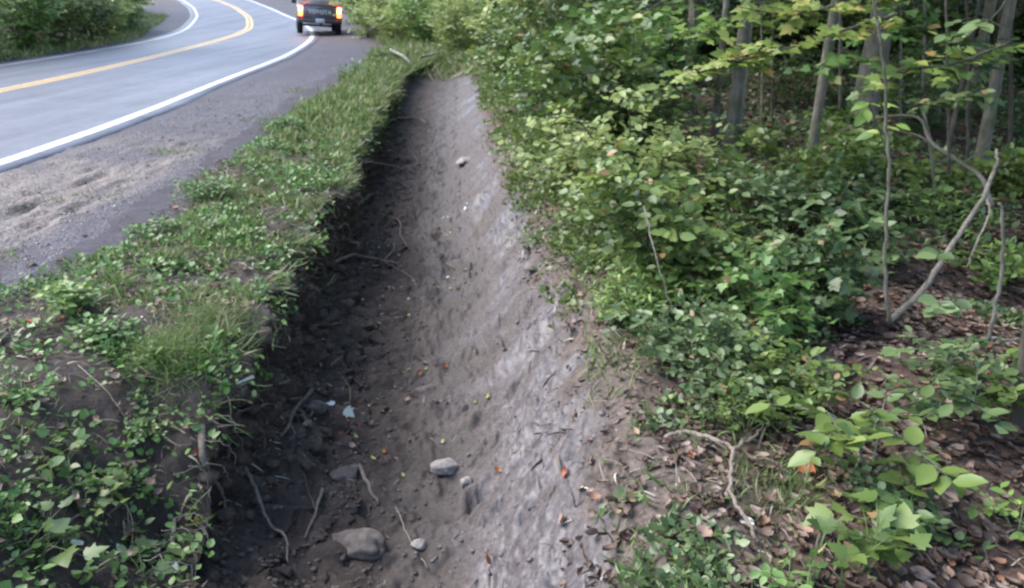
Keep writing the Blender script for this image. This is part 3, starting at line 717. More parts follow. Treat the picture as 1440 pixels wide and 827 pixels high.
# ------------------------------------------------------------------ bushes, saplings, trees
def bez(a, b, c, n):
    return [a * (1 - t) ** 2 + b * 2 * t * (1 - t) + c * t * t for t in [i / (n - 1) for i in range(n)]]
def make_bush(H, Rr, nst, ntw, nlf, ls, kind, leafmat, stemmat, seed, low=.15, jit=.5, droop=.1, lean=(0, 0), upr=.65, wid=1.0, floor=True):
    """meshes (stems, foliage) of one bush with its base at the origin"""
    rr = random.Random(seed); nr = np.random.default_rng(seed)
    sb = MB(); pos, yd, nm, sz, tn = [], [], [], [], []
    for i in range(nst):
        a = rr.random() * 6.283; q = math.sqrt(rr.random()); hh = H * (1 - .45 * q * q) * rr.uniform(.75, 1.05)
        tip = Vector((math.cos(a) * q * Rr + lean[0], math.sin(a) * q * Rr + lean[1], hh))
        base = Vector((math.cos(a) * .06 * Rr, math.sin(a) * .06 * Rr, -.03))
        mid = Vector((tip.x * .3, tip.y * .3, hh * .75))
        pts = bez(base, mid, tip, 7)
        r0 = .006 + .006 * H * rr.random()
        sb.tube(pts, [r0 * (1 - .8 * k / 6) for k in range(7)], 4)
        clump = rr.random()
        for j in range(ntw):
            t = low + (1 - low) * rr.random() ** .8
            k = min(5, int(t * 6)); o = pts[k].lerp(pts[k + 1], t * 6 - k)
            az = rr.random() * 6.283; d = Vector((math.cos(az), math.sin(az), rr.uniform(-.1, .7))).normalized()
            out = Vector((o.x, o.y, 0)); 
            if out.length > .05: d = (d + out.normalized() * .6).normalized()
            Lt = Rr * rr.uniform(.18, .42) + ls * 1.5
            e_ = o + d * Lt; e_.z -= droop * Lt
            mdl = (o + e_) / 2 + Vector((0, 0, .06 * Lt))
            tp = bez(o, mdl, e_, 4); sb.tube(tp, [r0 * .35, r0 * .28, r0 * .2, r0 * .12], 3)
            tv = min(1, max(0, clump * .5 + rr.random() * .5))
            side = Vector((-d.y, d.x, 0))
            for m in range(nlf):
                u = (m + .8) / nlf; b = o.lerp(e_, u) if u < 1 else e_
                s_g = 1 if m % 2 else -1
                ld = d * .6 + side * s_g * .8 + Vector((rr.gauss(0, .25), rr.gauss(0, .25), rr.gauss(-.15, .3)))
                pos.append(b); yd.append(ld); nm.append(Vector((rr.gauss(0, jit), rr.gauss(0, jit), upr)) + d * .15)
                sz.append(ls * rr.uniform(.4, 1.0 + .4 * clump)); tn.append(1.0 if rr.random() < .025 else min(.94, max(0, tv * .75 + .25 * rr.random())))
    pos = np.array(pos); 
    if floor: pos[:, 2] = np.maximum(pos[:, 2], .02)
    fa = leaf_arrays(kind, pos, np.array(yd), np.array(nm), np.array(sz), wid, np.array(tn))
    Ls = [i for f in sb.f for i in f]; Ts = [len(f) for f in sb.f]
    ms = mesh_arrays('stem', np.array(sb.v), Ls, Ts, attrs={'tint': sb.t}, mat=stemmat)
    mf = mesh_arrays('foliage', fa[0], fa[1], fa[2], attrs={'tint': fa[3]}, mat=leafmat)
    return ms, mf
def put(name, meshes, parts, loc, label, cat, group=None, rz=0.0, sc=1.0, tilt=(0, 0)):
    t = empty(name, loc); t.rotation_euler = (tilt[0], tilt[1], rz); t.scale = (sc,) * 3
    for me, pn in zip(meshes, parts): link(pn, me, t)
    return tag(t, label, cat, group)
SF = ('stem', 'foliage')

# right bank: big hedge-like bushes, seen from close to far
bushes = [  # base px, H, R, stems, twigs, leaves, leafsize, kind, mat, label
 (905, 415, 1.0, .6, 14, 16, 9, .062, 'ovate', 'green', 'bushy green shrub at the ditch lip, lowest of the hedge'),
 (860, 335, 1.35, .75, 14, 16, 9, .065, 'ovate', 'hazy', 'round-leaved pale shrub leaning over the mud slope midway along the ditch'),
 (960, 345, .85, .7, 12, 13, 9, .07, 'ovate', 'green', 'mid height green shrub behind the round-leaved pale one, with a shadowed foot'),
 (810, 268, 1.65, .8, 15, 16, 8, .085, 'maple', 'green', 'mid green shrub spilling towards the ditch where the smooth mud narrows'),
 (905, 262, 1.35, .8, 14, 15, 9, .08, 'ovate', 'blue', 'tall bluish shrub left of the clustered grey trunks'),
 (775, 205, 1.5, .9, 16, 18, 12, .055, 'ovate', 'lime', 'bright green shrub bordering the far grassy bank'),
 (870, 200, 1.9, 1.1, 18, 18, 9, .10, 'maple', 'weed', 'tall broad green shrub filling the bank beyond the tall bluish shrub'),
 (760, 158, 1.7, 1.0, 16, 18, 10, .09, 'ovate', 'green', 'leafy shrub where the ditch starts to narrow'),
 (830, 150, 2.2, 1.3, 18, 18, 10, .10, 'ovate', 'blue', 'pale-leaved tall shrub far along the right bank'),
 (735, 112, 1.9, 1.1, 16, 18, 10, .11, 'ovate', 'hazy', 'yellowish green shrub by the dark trunk at the end of the ditch'),
 (790, 112, 2.4, 1.4, 18, 18, 10, .12, 'ovate', 'green', 'high green shrub next to the dark trunk at the end of the ditch'),
]
for i, (px, py, H, Rr, a, b, c, ls, kd, mt, lab) in enumerate(bushes):
    q = P(px, py); q.x += .12
    put('shrub', make_bush(H, Rr, a, b, c, ls * 1.2, kd, G[mt], M_barkd, 300 + i, low=.05, jit=.55, lean=(-.18, 0)), SF, q, lab, 'shrub', 'shrubs along the right bank of the ditch')
# lower leafy bushes on the forest floor, middle of the photo
low = [
 (1010, 560, .42, .34, 12, 12, 8, .05, 'ovate', 'blue', 'low shrub with small pale leaves just above the forked fallen branch'),
 (1085, 575, .36, .3, 10, 12, 8, .05, 'ovate', 'green', 'low green shrub above the orange leaf on the litter'),
 (960, 520, .45, .35, 10, 12, 8, .05, 'ovate', 'blue', 'small-leaved shrub at the bank edge below the lime plants'),
 (1060, 480, .55, .42, 11, 9, 7, .06, 'maple', 'weed', 'yellow-green maple seedlings clump in front of the dark shrub'),
 (985, 440, .6, .42, 12, 13, 8, .065, 'ovate', 'green', 'leafy green shrub behind the maple seedlings'),
 (1130, 450, .65, .4, 12, 12, 8, .07, 'maple', 'blue', 'bluish maple seedling clump left of the leaning sapling fork'),
 (1190, 375, .75, .5, 12, 13, 8, .08, 'ovate', 'dark', 'dark leafy shrub left of the thin curved sapling'),
 (1060, 372, .8, .5, 12, 13, 8, .08, 'ovate', 'blue', 'bluish shrub at the end of the grey leaning stick'),
 (1110, 300, .9, .6, 12, 13, 8, .09, 'ovate', 'green', 'green shrub at the foot of the slender mossy trunk'),
 (880, 455, .36, .22, 18, 9, 7, .06, 'blade', 'lime', 'bright lime plant on the bank edge beside the mud'),
 (915, 440, .34, .2, 16, 9, 7, .055, 'blade', 'yellow', 'yellowish low plant behind the bright lime plant'),
 (1290, 300, .5, .55, 10, 12, 8, .09, 'ovate', 'green', 'low green shrub right of the curved sapling, under the dead branches'),
 (1400, 400, .3, .35, 8, 9, 7, .06, 'ovate', 'lime', 'small bright plant at the right edge behind the brown sapling'),
 (1330, 330, .35, .4, 8, 9, 7, .07, 'blade', 'lime', 'spray of thin yellow-green leaves beneath the hooked dead branch'),
]
for i, (px, py, H, Rr, a, b, c, ls, kd, mt, lab) in enumerate(low):
    put('shrub' if H > .33 else 'plant', make_bush(H, Rr, a, b, c, ls, kd, G[mt], M_stem, 400 + i, low=.15, wid=.3 if kd == 'blade' else 1.0, jit=.4), SF, P(px, py), lab, 'shrub' if H > .33 else 'plant')
for i, (px, py, H, Rr, m) in enumerate([(1170, 235, .6, .6, 'green'), (1180, 160, .9, .9, 'dark'), (1090, 150, 1.0, .9, 'green'), (1280, 190, .7, .8, 'dark'), (1350, 170, .8, .9, 'blue'), (1430, 200, .7, .8, 'dark'), (1190, 290, .5, .5, 'blue'), (1420, 280, .35, .5, 'green'), (1260, 130, 1.0, 1.0, 'green'), (1400, 120, 1.1, 1.1, 'dark')]):
    put('low_bush', make_bush(H, Rr, 10, 12, 8, .09, 'ovate', G[m], M_barkd, 450 + i, low=.1, jit=.45), SF, P(px, py), 'low leafy bush on the shaded floor between the trunks', 'bush', 'low bushes between the trunks on the right')
# leafy saplings near the lower right
saps = [
 (1225, 668, .48, .27, 4, 6, 6, .095, 'ovate', 'green', 'leafy sapling with a grey stem standing in brown leaf litter'),
 (1310, 590, .42, .32, 5, 7, 7, .07, 'ovate', 'blue', 'bluish-leaved sapling right of the grey-stemmed sapling'),
 (1385, 585, .34, .25, 5, 7, 7, .07, 'ovate', 'green', 'small sapling at the foot of the leaning brown sapling'),
 (1215, 800, .22, .15, 4, 3, 4, .085, 'maple', 'green', 'broad-leaved seedling in the litter at the lower right'),
 (1290, 745, .20, .15, 4, 5, 5, .06, 'ovate', 'dark', 'dark-leaved seedling beside a thin dark twig in the litter'),
 (1130, 845, .13, .12, 4, 3, 4, .04, 'ovate', 'weed', 'small-leaved plant at the bottom edge left of the broad-leaved seedling'),
 (1430, 760, .16, .14, 4, 5, 5, .05, 'ovate', 'lime', 'pale green seedling at the right edge in the litter'),
 (1045, 610, .2, .22, 8, 8, 7, .03, 'ovate', 'green', 'tiny-leaved plant beside the short arm of the forked branch'),
]
for i, (px, py, H, Rr, a, b, c, ls, kd, mt, lab) in enumerate(saps):
    put('sapling' if H > .3 else 'seedling', make_bush(H, Rr, a, b, c, ls, kd, G[mt], M_barkp if H > .4 else M_stem, 500 + i, low=.45, jit=.25, upr=1.0), SF, P(px, py), lab, 'sapling' if H > .3 else 'seedling')
# verge plants
vpl = [
 (290, 275, .13, .22, 12, 7, 5, .045, 'ovate', 'weed', 'clump of round light green leaves where grass meets the gravel'),
 (215, 335, .12, .18, 10, 6, 5, .04, 'ovate', 'weed', 'low leafy clump below the round-leaved clump on the gravel edge'),
 (110, 430, .13, .17, 10, 6, 5, .045, 'ovate', 'lime', 'bright clump at the left gravel corner beside a tan leaf'),
 (150, 480, .10, .14, 9, 6, 5, .045, 'ovate', 'weed', 'bright green rosette in front of the left gravel corner'),
 (30, 560, .10, .12, 7, 3, 4, .045, 'ovate', 'weed', 'leafy weed at the left edge on bare soil'),
 (90, 655, .10, .09, 4, 2, 3, .08, 'ovate', 'green', 'weed with one long upright green leaf near the left edge'),
 (50, 790, .13, .10, 3, 2, 2, .11, 'maple', 'green', 'large-leaved plant in the bottom left corner'),
 (205, 812, .11, .09, 3, 2, 2, .12, 'maple', 'blue', 'large bluish-green leaves beside the white leaf at the bottom edge'),
 (140, 720, .11, .10, 5, 2, 4, .055, 'maple', 'green', 'leafy plant above the large-leaved corner plant'),
 (225, 610, .10, .12, 7, 5, 5, .035, 'ovate', 'weed', 'small round-leaved weed hanging at the edge of the dark hollow'),
 (360, 545, .09, .10, 6, 5, 5, .035, 'ovate', 'lime', 'small bright weed hanging on the dark cut bank'),
 (450, 350, .10, .06, 4, 4, 4, .035, 'ovate', 'lime', 'single bright green shoot on the lip of the dark bank'),
 (492, 290, .12, .12, 8, 6, 5, .04, 'ovate', 'blue', 'bluish leafy tuft on the lip above the roots'),
 (400, 190, .22, .3, 14, 8, 6, .05, 'ovate', 'weed', 'grassy leafy mound bordering the gravel halfway along the verge'),
 (500, 110, .28, .4, 14, 8, 6, .07, 'ovate', 'weed', 'tall leafy mound on the far verge before the ditch end'),
 (545, 90, .35, .45, 14, 8, 6, .08, 'ovate', 'grass', 'far verge plants beside the pale fallen stick'),
 (745, 345, .10, .12, 7, 5, 4, .035, 'ovate', 'weed', 'small green plant growing from the mud slope'),
]
for i, (px, py, H, Rr, a, b, c, ls, kd, mt, lab) in enumerate(vpl):
    put('weed', make_bush(H, Rr, a, b, c, ls, kd, G[mt], M_stem, 600 + i, low=.4, jit=.35, upr=.9), SF, P(px, py, -.005), lab, 'weed')
# a soft fine tuft at the lip
def tuft(px, py, n, ln_, lab, mat, wd=.03, sp=.12):
    q = P(px, py); d = rnd_dirs(n, .25, .98); b = np.c_[RNG.normal(0, sp, n), RNG.normal(0, sp, n), np.zeros(n)]
    for k in range(n): b[k, 2] = gz(q.x + b[k, 0], q.y + b[k, 1]) - q.z
    b[:, 2] = np.maximum(b[:, 2], -.12)
    o = leaves_obj('grass_tuft', leaf_arrays('blade', b, d, np.cross(d, rnd_dirs(n, -1, 1)), ln_ * (.5 + .6 * RNG.random(n)), wd), mat, loc=q)
    return tag(o, lab, 'grass tuft')
tuft(245, 500, 1500, .17, 'fine wispy grass tuft bulging over the edge of the dark bank', G['grass'], .02, .10)
tuft(300, 450, 900, .13, 'thick grass tuft behind the wispy tuft on the bank lip', G['grass'], .03, .10)
tuft(235, 370, 500, .13, 'dark green grass tuft in the middle of the near verge', G['grass'], .05, .05)
tuft(235, 215, 160, .10, 'thin grass tuft growing in the gravel shoulder', G['grass'], .04, .12)
tuft(1095, 690, 700, .09, 'mossy grass patch under the forked branch', G['grass'], .04, .12)

# ------------------------------------------------------------------ trees
def crown_mesh(seed, H0, H1, Rr, n, ls, kind='simple', mat=None):
    rr = np.random.default_rng(seed)
    nc = 26; cz = H0 + (H1 - H0) * rr.random(nc); ca = rr.random(nc) * 6.283
    prof = np.sin(np.clip((cz - H0) / (H1 - H0), .05, 1) * math.pi * .85 + .25)
    cr_ = Rr * np.sqrt(rr.random(nc)) * np.maximum(.3, prof)
    cc = np.c_[cr_ * np.cos(ca), cr_ * np.sin(ca), cz]
    k = rr.integers(0, nc, n); p = cc[k] + rr.normal(size=(n, 3)) * np.array([.5, .5, .28]) * Rr * .42
    nm = np.c_[rr.normal(0, .5, n), rr.normal(0, .5, n), .8 * np.ones(n)]
    d = rr.normal(size=(n, 3)); d[:, 2] = d[:, 2] * .4 - .2
    tn = np.clip(.6 * rr.random(nc)[k] + .4 * rr.random(n), 0, 1)
    a = leaf_arrays(kind, p, d, nm, ls * (.6 + .6 * rr.random(n)), 1.3, tn)
    return mesh_arrays('crown', a[0], a[1], a[2], attrs={'tint': a[3]}, mat=mat), cc
CROWNS = [crown_mesh(700 + i, 3.2, 10 + i, 3.0, 3400, .22, mat=G[m]) for i, m in enumerate(('dark', 'green', 'green', 'yellow'))]
def trunk_mesh(seed, h, r, cc, lean=(0, 0), limbs=10, sides=10, wig=.04):
    rr = random.Random(seed); b = MB(); n = 14; pts, rad = [], []
    for i in range(n):
        t = i / (n - 1); z = h * t ** 1.4
        pts.append(Vector((lean[0] * z + wig * h * .1 * math.sin(3 * t + seed), lean[1] * z + wig * h * .1 * math.cos(4 * t + seed), z - .08)))
        rad.append(r * (1 - .75 * t ** 1.2) * (1 + .55 * math.exp(-z / (.9 * r + .03)) ))
    b.tube(pts, rad, sides, rough=.06)
    for i in range(min(limbs, len(cc))):
        c = Vector(cc[i]); zz = min(max(c.z - 1.2, 1.9), h * .95); t = (zz / h) ** (1 / 1.4); k = min(n - 2, int(t * (n - 1)))
        o = pts[k].lerp(pts[k + 1], t * (n - 1) - k); mid = (o + c) / 2 + Vector((0, 0, .3))
        q = bez(o, mid, c, 5); r0 = max(.012, rad[k] * .42); b.tube(q, [r0, r0 * .8, r0 * .6, r0 * .4, r0 * .15], 5)
    L_ = [i for f in b.f for i in f]; T_ = [len(f) for f in b.f]
    return mesh_arrays('trunk', np.array(b.v), L_, T_, attrs={'tint': b.t}, mat=None)
def tree(name, px, py, r, h, label, bark, ci=0, lean=(0, 0), group=None, seed=0, crown=True, pos=None, wig=.04, cat='tree', sc=1.0):
    q = pos if pos is not None else P(px, py)
    cm, cc = CROWNS[ci % 4]
    t = empty(name, q, 0); 
    tm = trunk_mesh(seed, h, r, cc, lean, 9 if crown else 0, wig=wig); tm.materials.append(bark)
    link('trunk', tm, t)
    if crown:
        c = link('crown', cm, t); c.rotation_euler = (0, 0, 0); c.location = (lean[0] * 5, lean[1] * 5, 0)
    return tag(t, label, cat, group)
tree('tree', 1022, 212, .085, 9, 'straight grey trunk, thickest of the clustered trunks behind the big bush', M_bark, 1, (.0, .01), seed=1)
tree('tree', 1000, 205, .05, 8, 'thin grey trunk, left of the clustered trunks', M_bark, 0, (-.005, .02), seed=2)
tree('tree', 1036, 190, .06, 8.5, 'grey trunk leaning slightly right behind the thickest clustered trunk', M_barkp, 2, (.01, .02), seed=3)
tree('slender_tree', 1137, 262, .055, 7.5, 'slender mossy trunk standing between the trunk cluster and the big tree', M_bark, 1, (.015, 0), seed=4)
tree('tree', 1208, 205, .17, 12, 'big grey tree trunk, the widest in the woods on the right', M_bark, 2, (.03, 0), seed=5, wig=.02)
tree('slender_tree', 1378, 250, .07, 8, 'grey-brown trunk behind the hooked dead branch at the upper right', M_bark, 0, (-.05, 0), seed=6)
tree('slender_tree', 1322, 248, .03, 5, 'thin straight sapling trunk behind the curved sapling', M_barkd, 1, (.01, 0), seed=7)
tree('tree', 690, 78, .13, 9, 'dark trunk at the very end of the ditch', M_barkd, 3, (.0, 0), seed=8)
tree('slender_tree', 1428, 600, .035, 4.2, 'brown sapling trunk at the right edge, leaning left at the top', M_barkd, 0, (-.06, .05), seed=9, crown=False)
# woods further back on the right: trunks and crowns closing the view
k = 0
for (x, y, r, ci) in [(1.5, 15, .10, 1), (3.2, 16.5, .13, 0), (5.2, 15, .09, 2), (7.4, 14.2, .14, 0), (9.6, 13, .1, 1), (6.2, 18, .16, 2), (9, 17, .12, 0), (12, 16, .15, 1), (11.5, 11.5, .11, 2), (3.6, 21, .15, 1), (1, 24, .12, 3), (7, 23, .17, 0), (12, 22, .14, 1), (15, 18, .16, 0), (9.2, 9.2, .09, 1), (7.8, 6.0, .1, 2), (6.0, 2.2, .13, 0), (4.6, -2.5, .15, 1), (9.5, 2, .14, 2), (14, 8, .15, 0), (4.5, 28, .16, 3), (10, 29, .15, 1), (-1.5, 31, .14, 3), (17, 26, .2, 0)]:
    k += 1
    tree('tree', 0, 0, r * .7, 8 + 3 * random.random(), 'dim trunk of a leafy tree deep in the woods on the right', (M_bark, M_barkd)[k % 2], ci, (random.uniform(-.04, .04), random.uniform(-.04, .04)), 'trees deep in the woods on the right', 20 + k, pos=Vector((x, y, gz(x, y))))
# undergrowth bushes closing the view, shared meshes
UB = [make_bush(1.9, 1.3, 16, 15, 9, .15, 'simple', G[m], M_barkd, 800 + i, low=.02, jit=.6) for i, m in enumerate(('dark', 'green', 'blue', 'dark'))]
for i in range(46):
    a = i / 45; x = -0.5 + 18 * ((i * .618) % 1); y = 12.5 + 12 * ((i * .381) % 1) + max(0, 3 - x) * 1.4 
    if x < 2.5: x += 3.0
    put('bush', UB[i % 4], SF, Vector((x, y, gz(x, y) - .05)), 'leafy understorey bush in the dim woods behind the trunks', 'bush', 'understorey bushes in the woods on the right', random.random() * 6.28, random.uniform(.7, 1.25))
for i in range(26):
    x = 6 + 28 * ((i * .618) % 1); y = 26 + 12 * ((i * .381) % 1) - max(0, x - 14) * .55
    put('bush', UB[i % 4], SF, Vector((x, y, gz(x, y) - .05)), 'leafy understorey bush in the dim woods behind the trunks', 'bush', 'understorey bushes in the woods on the right', random.random() * 6.28, random.uniform(1.3, 1.8))
# roadside bushes beyond the end of the ditch (yellow green)
YB = [make_bush(2.2, 1.3, 16, 16, 9, .15, 'simple', G[m], M_bark, 830 + i, low=.02, jit=.6) for i, m in enumerate(('hazy', 'hazy', 'lime'))]
for i, (px, py, y, s) in enumerate([(520, 50, 33, 1.0), (560, 55, 30, .9), (600, 62, 29, 1.0), (640, 66, 27, .9), (665, 60, 31, 1.2), (540, 30, 40, 1.3), (590, 30, 38, 1.3), (640, 30, 38, 1.3), (505, 28, 46, 1.3), (690, 40, 36, 1.3), (720, 50, 33, 1.2), (610, 50, 33, 1.2), (655, 62, 25.5, .8), (700, 62, 27, 1.1), (740, 60, 26, 1.2), (570, 40, 35, 1.2)]):
    q = at_y(px, py, y); z = gz(q.x, q.y)
    put('roadside_bush', YB[i % 3], SF, Vector((q.x, q.y, z - .05)), 'yellowish green bush beyond the end of the ditch, beside the parked vehicle', 'bush', 'roadside bushes beyond the end of the ditch', i * 1.3, s)
for i, (x, y, ci) in enumerate([(-3.5, 44, 3), (-6.5, 52, 3), (-1, 40, 1), (-9.5, 60, 1), (-14, 70, 2), (-20, 82, 2), (2, 47, 0), (-4, 60, 1), (-28, 96, 0), (-38, 112, 1)]):
    tree('tree', 0, 0, .14, 9, 'leafy tree standing behind the roadside bushes past the vehicle', M_bark, ci, (0, 0), 'trees past the parked vehicle', 60 + i, pos=Vector((x, y, gz(x, y))))
    put('roadside_bush', UB[i % 4], SF, Vector((x - 1, y - 1, gz(x - 1, y - 1))), 'dark bush at the outside of the road bend past the vehicle', 'bush', 'bushes along the outside of the bend', i, 1.2)
# left woods across the road
LW = [make_bush(2.6, 1.35, 18, 18, 9, .17, 'simple', G[m], M_barkd, 860 + i, low=.03, jit=.6) for i, m in enumerate(('green', 'dark', 'hazy', 'lime'))]
lb_ = [(ip(LEFT, y) - d, y) for y, d in [(9, 2), (11.5, 1.9), (14, 1.9), (16.3, 1.8), (18.6, 1.8), (21, 1.7), (23.4, 1.7), (25.8, 1.7), (28.2, 1.65), (30.6, 1.6), (32.6, 1.7), (34.6, 1.9), (36.6, 2.2), (38.8, 2.6), (41, 3.0), (43.5, 3.5), (46.5, 4), (50, 4.6), (54, 5.2), (59, 6), (65, 7), (12, 4), (17, 4), (22, 4), (26.5, 4), (31, 4.2), (35, 4.8), (39, 6), (43, 7.5), (48, 9), (54, 10), (61, 12)]]
lb_ = [(float(a), b) for a, b in lb_]
for i, (x, y) in enumerate(lb_):
    put('roadside_bush', LW[i % 4], SF, Vector((x, y, gz(x, y) - .05)), 'dense leafy bush at the edge of the woods across the road', 'bush', 'bushes at the edge of the woods across the road', i * 2.1, .75 + .3 * ((i * .37) % 1))
q = P(40, 72)
tree('tree', 0, 0, .08, 9, 'lone pale trunk showing among the bushes across the road', M_barkp, 1, (-.03, 0), None, 90, pos=q)
for i in range(16):
    x = -19 - 12 * ((i * .618) % 1); y = 6 + i * 3.4
    tree('tree', 0, 0, .15, 10, 'leafy tree behind the bushes in the woods across the road', M_bark, i % 3, (0, 0), 'trees in the woods across the road', 92 + i, pos=Vector((x - max(0, y - 30) * .35, y, gz(x, y))))

# ------------------------------------------------------------------ roots, sticks, dead branches
def wig(pts, n=5, amp=.15):
    """smooth curve through the points with a little irregularity"""
    n += 2; Q = [pts[0] * 2 - pts[1]] + list(pts) + [pts[-1] * 2 - pts[-2]]; out = []
    for i in range(1, len(Q) - 2):
        p0, p1, p2, p3 = Q[i - 1:i + 3]; L_ = (p2 - p1).length
        for k in range(n):
            t = k / n
            p = .5 * ((2 * p1) + (p2 - p0) * t + (2 * p0 - 5 * p1 + 4 * p2 - p3) * t * t + (3 * p1 - p0 - 3 * p2 + p3) * t ** 3)
            if k: p = p + Vector((random.gauss(0, 1), random.gauss(0, 1), random.gauss(0, 1))) * min(.12, L_) * amp * .07
            out.append(p)
    return out + [pts[-1].copy()]
def line_thing(name, pxs, r0, r1, off, mat, label, cat, group=None, forks=(), amp=.4, sides=6, parent_part='branch'):
    """a root or stick following the ground under a list of points; off lifts it clear of the surface"""
    if not hasattr(off, '__len__'): off = [off] * len(pxs)
    pts = [P(x, y, o) for (x, y), o in zip(pxs, off)]
    if name == 'root': r0 *= 1.35; r1 *= 1.35
    w2 = wig(pts, 4, amp); base = w2[0].copy(); b = MB()
    n = len(w2); b.tube([p - base for p in w2], [r0 + (r1 - r0) * i / (n - 1) for i in range(n)], sides, rough=.25)
    o = b.build(name, mat, loc=base); tag(o, label, cat, group)
    for fp, fr, fo in forks:
        f2 = wig([P(x, y, fo) for x, y in fp], 4, amp); c = MB()
        c.tube([p - base for p in f2], [fr * (1 - .6 * i / (len(f2) - 1)) for i in range(len(f2))], sides, rough=.2)
        c.build(parent_part, mat, o)
    return o
def air_thing(name, pts, r0, r1, mat, label, cat, forks=(), amp=.4, sides=7, part='branch'):
    """pts: (px, py, distance ahead)"""
    W = wig([at_y(*p) for p in pts], 4, amp); base = W[0].copy(); b = MB(); n = len(W)
    b.tube([p - base for p in W], [r0 + (r1 - r0) * i / (n - 1) for i in range(n)], sides, rough=.15)
    o = b.build(name, mat, loc=base); tag(o, label, cat)
    for fp, fr in forks:
        f2 = wig([at_y(*p) for p in fp], 4, amp); c = MB()
        c.tube([p - base for p in f2], [fr * (1 - .6 * i / (len(f2) - 1)) for i in range(len(f2))], sides, rough=.15); c.build(part, mat, o)
    return o
RG = 'roots hanging out of the cut bank'
line_thing('root', [(283, 600), (288, 650), (302, 690), (312, 718)], .014, .005, [.0, .05, .06, .07], M_root, 'thick pinkish root poking from the near bank above the dark hollow', 'root', RG)
line_thing('root', [(340, 655), (358, 690), (382, 735), (402, 770), (400, 800)], .009, .003, [.02, .06, .07, .07, .04], M_root, 'long thin root dangling across the dark hollow', 'root', RG)
line_thing('root', [(455, 690), (448, 725), (432, 758)], .007, .004, [.02, .03, .02], M_root, 'short straight rootlet right of the long dangling root', 'root', RG, forks=[([(448, 725), (430, 680), (428, 640)], .003, .03)])
line_thing('root', [(218, 785), (252, 770), (258, 745), (246, 730)], .009, .006, [.01, .05, .05, .01], M_root, 'hooked root sticking out near the bottom left corner', 'root', RG)
line_thing('root', [(440, 548), (415, 580), (400, 600), (393, 615)], .011, .006, [.01, .05, .05, .03], M_root, 'knobbly root left of the white leaf on the bank', 'root', RG)
line_thing('root', [(425, 585), (438, 607)], .009, .009, [.01, .05], M_root, 'broken reddish root stub beside the knobbly root', 'root', RG)
line_thing('root', [(462, 372), (490, 358), (510, 362), (540, 374), (562, 372)], .014, .007, [.0, .05, .07, .06, .02], M_root, 'curved root crossing the bank under the bluish tuft', 'root', RG, forks=[([(540, 374), (552, 352), (548, 335)], .008, .05), ([(540, 374), (575, 395), (590, 420)], .005, .05)])
line_thing('root', [(505, 225), (545, 238), (568, 242)], .010, .006, [.0, .07, .05], M_root, 'forked root sticking up from the far part of the bank', 'root', RG, forks=[([(566, 242), (584, 236), (583, 220)], .009, .07), ([(575, 240), (590, 250)], .006, .05)])
line_thing('root', [(530, 300), (560, 315), (562, 335), (575, 352)], .008, .003, [.0, .05, .06, .04], M_root, 'thin drooping root above the curved root', 'root', RG)
line_thing('root', [(560, 165), (590, 172), (600, 178)], .014, .006, [.0, .06, .05], M_root, 'short pale root at the far end of the cut bank', 'root', RG)
line_thing('root', [(505, 655), (520, 690), (532, 712)], .010, .006, [.01, .02, .01], M_root, 'stubby root right of the muddy stone in the bank', 'root', RG)
rt_l = []
for i in range(80):
    y = 2.4 + 10 * (i / 79) ** 1.3; x = ip(LIP, y) + .02
    b = MB(); a0 = Vector((x - .06, y, -.06 - .22 * random.random()))
    dx = random.uniform(.08, .17); l = random.uniform(.04, .22)
    pts = [a0, a0 + Vector((dx, random.uniform(-.06, .06), -.01)), a0 + Vector((dx + .03, random.uniform(-.1, .1), -l))]
    pts = wig(pts, 4, .9); r = random.uniform(.0012, .003)
    b.tube([p - a0 for p in pts], [r * (1 - .6 * j / (len(pts) - 1)) for j in range(len(pts))], 4)
    tag(b.build('rootlet', (M_root, M_barkd)[i % 2], loc=a0), 'hair-thin rootlet dangling from the dark cut bank', 'root', 'fine rootlets along the cut bank')
line_thing('twig', [(605, 355), (630, 372), (652, 385), (656, 392)], .008, .004, .006, M_root, 'crooked twig lying on the loose soil halfway down the ditch', 'twig')
line_thing('straw', [(557, 718), (575, 752), (600, 800)], .0025, .0018, [.02, .015, .01], G['straw'], 'straight pale straw lying across the bottom of the ditch', 'straw')
line_thing('stick', [(548, 88), (568, 98), (586, 112)], .045, .025, [.30, .28, .12], M_barkp, 'pale broken stick on the verge at the far end of the ditch', 'stick')
line_thing('stick', [(585, 95), (600, 89), (616, 84)], .03, .015, .28, M_barkp, 'second pale stick lying in the grass beyond the broken one', 'stick')
line_thing('stick', [(468, 365), (475, 352)], .006, .004, .02, M_root, 'short stick end on the bank lip', 'stick')
line_thing('fallen_branch', [(935, 622), (965, 622), (1000, 632), (1028, 645), (1028, 680), (1024, 705), (1040, 740), (1064, 768)], .010, .007, [.02, .05, .06, .06, .05, .05, .05, .02], M_tan, 'pale forked branch lying bent on the moss at the lower right', 'branch',
           forks=[([(1030, 643), (1055, 630), (1072, 608)], .011, .05)], amp=.5, sides=8, parent_part='side_branch')
line_thing('fallen_branch', [(1120, 318), (1180, 300), (1240, 285)], .022, .016, [.05, .12, .05], M_bark, 'grey stick leaning low among the shrubs', 'branch')
line_thing('twig', [(1245, 700), (1270, 725), (1300, 770)], .004, .003, [.04, .06, .01], M_barkd, 'thin dark twig beside the dark-leaved seedling', 'twig')
line_thing('twig', [(1300, 700), (1350, 730), (1375, 760), (1400, 827)], .005, .003, .012, M_bark, 'long grey twig lying in the leaf litter at the right', 'twig')
line_thing('twig', [(0, 805), (55, 765), (105, 730)], .006, .004, [.03, .07, .05], M_bark, 'straight grey twig lying in the bottom left corner', 'twig')
line_thing('twig', [(1375, 488), (1440, 490)], .010, .007, .05, M_barkp, 'pale short stick by the brown sapling at the right edge', 'twig')
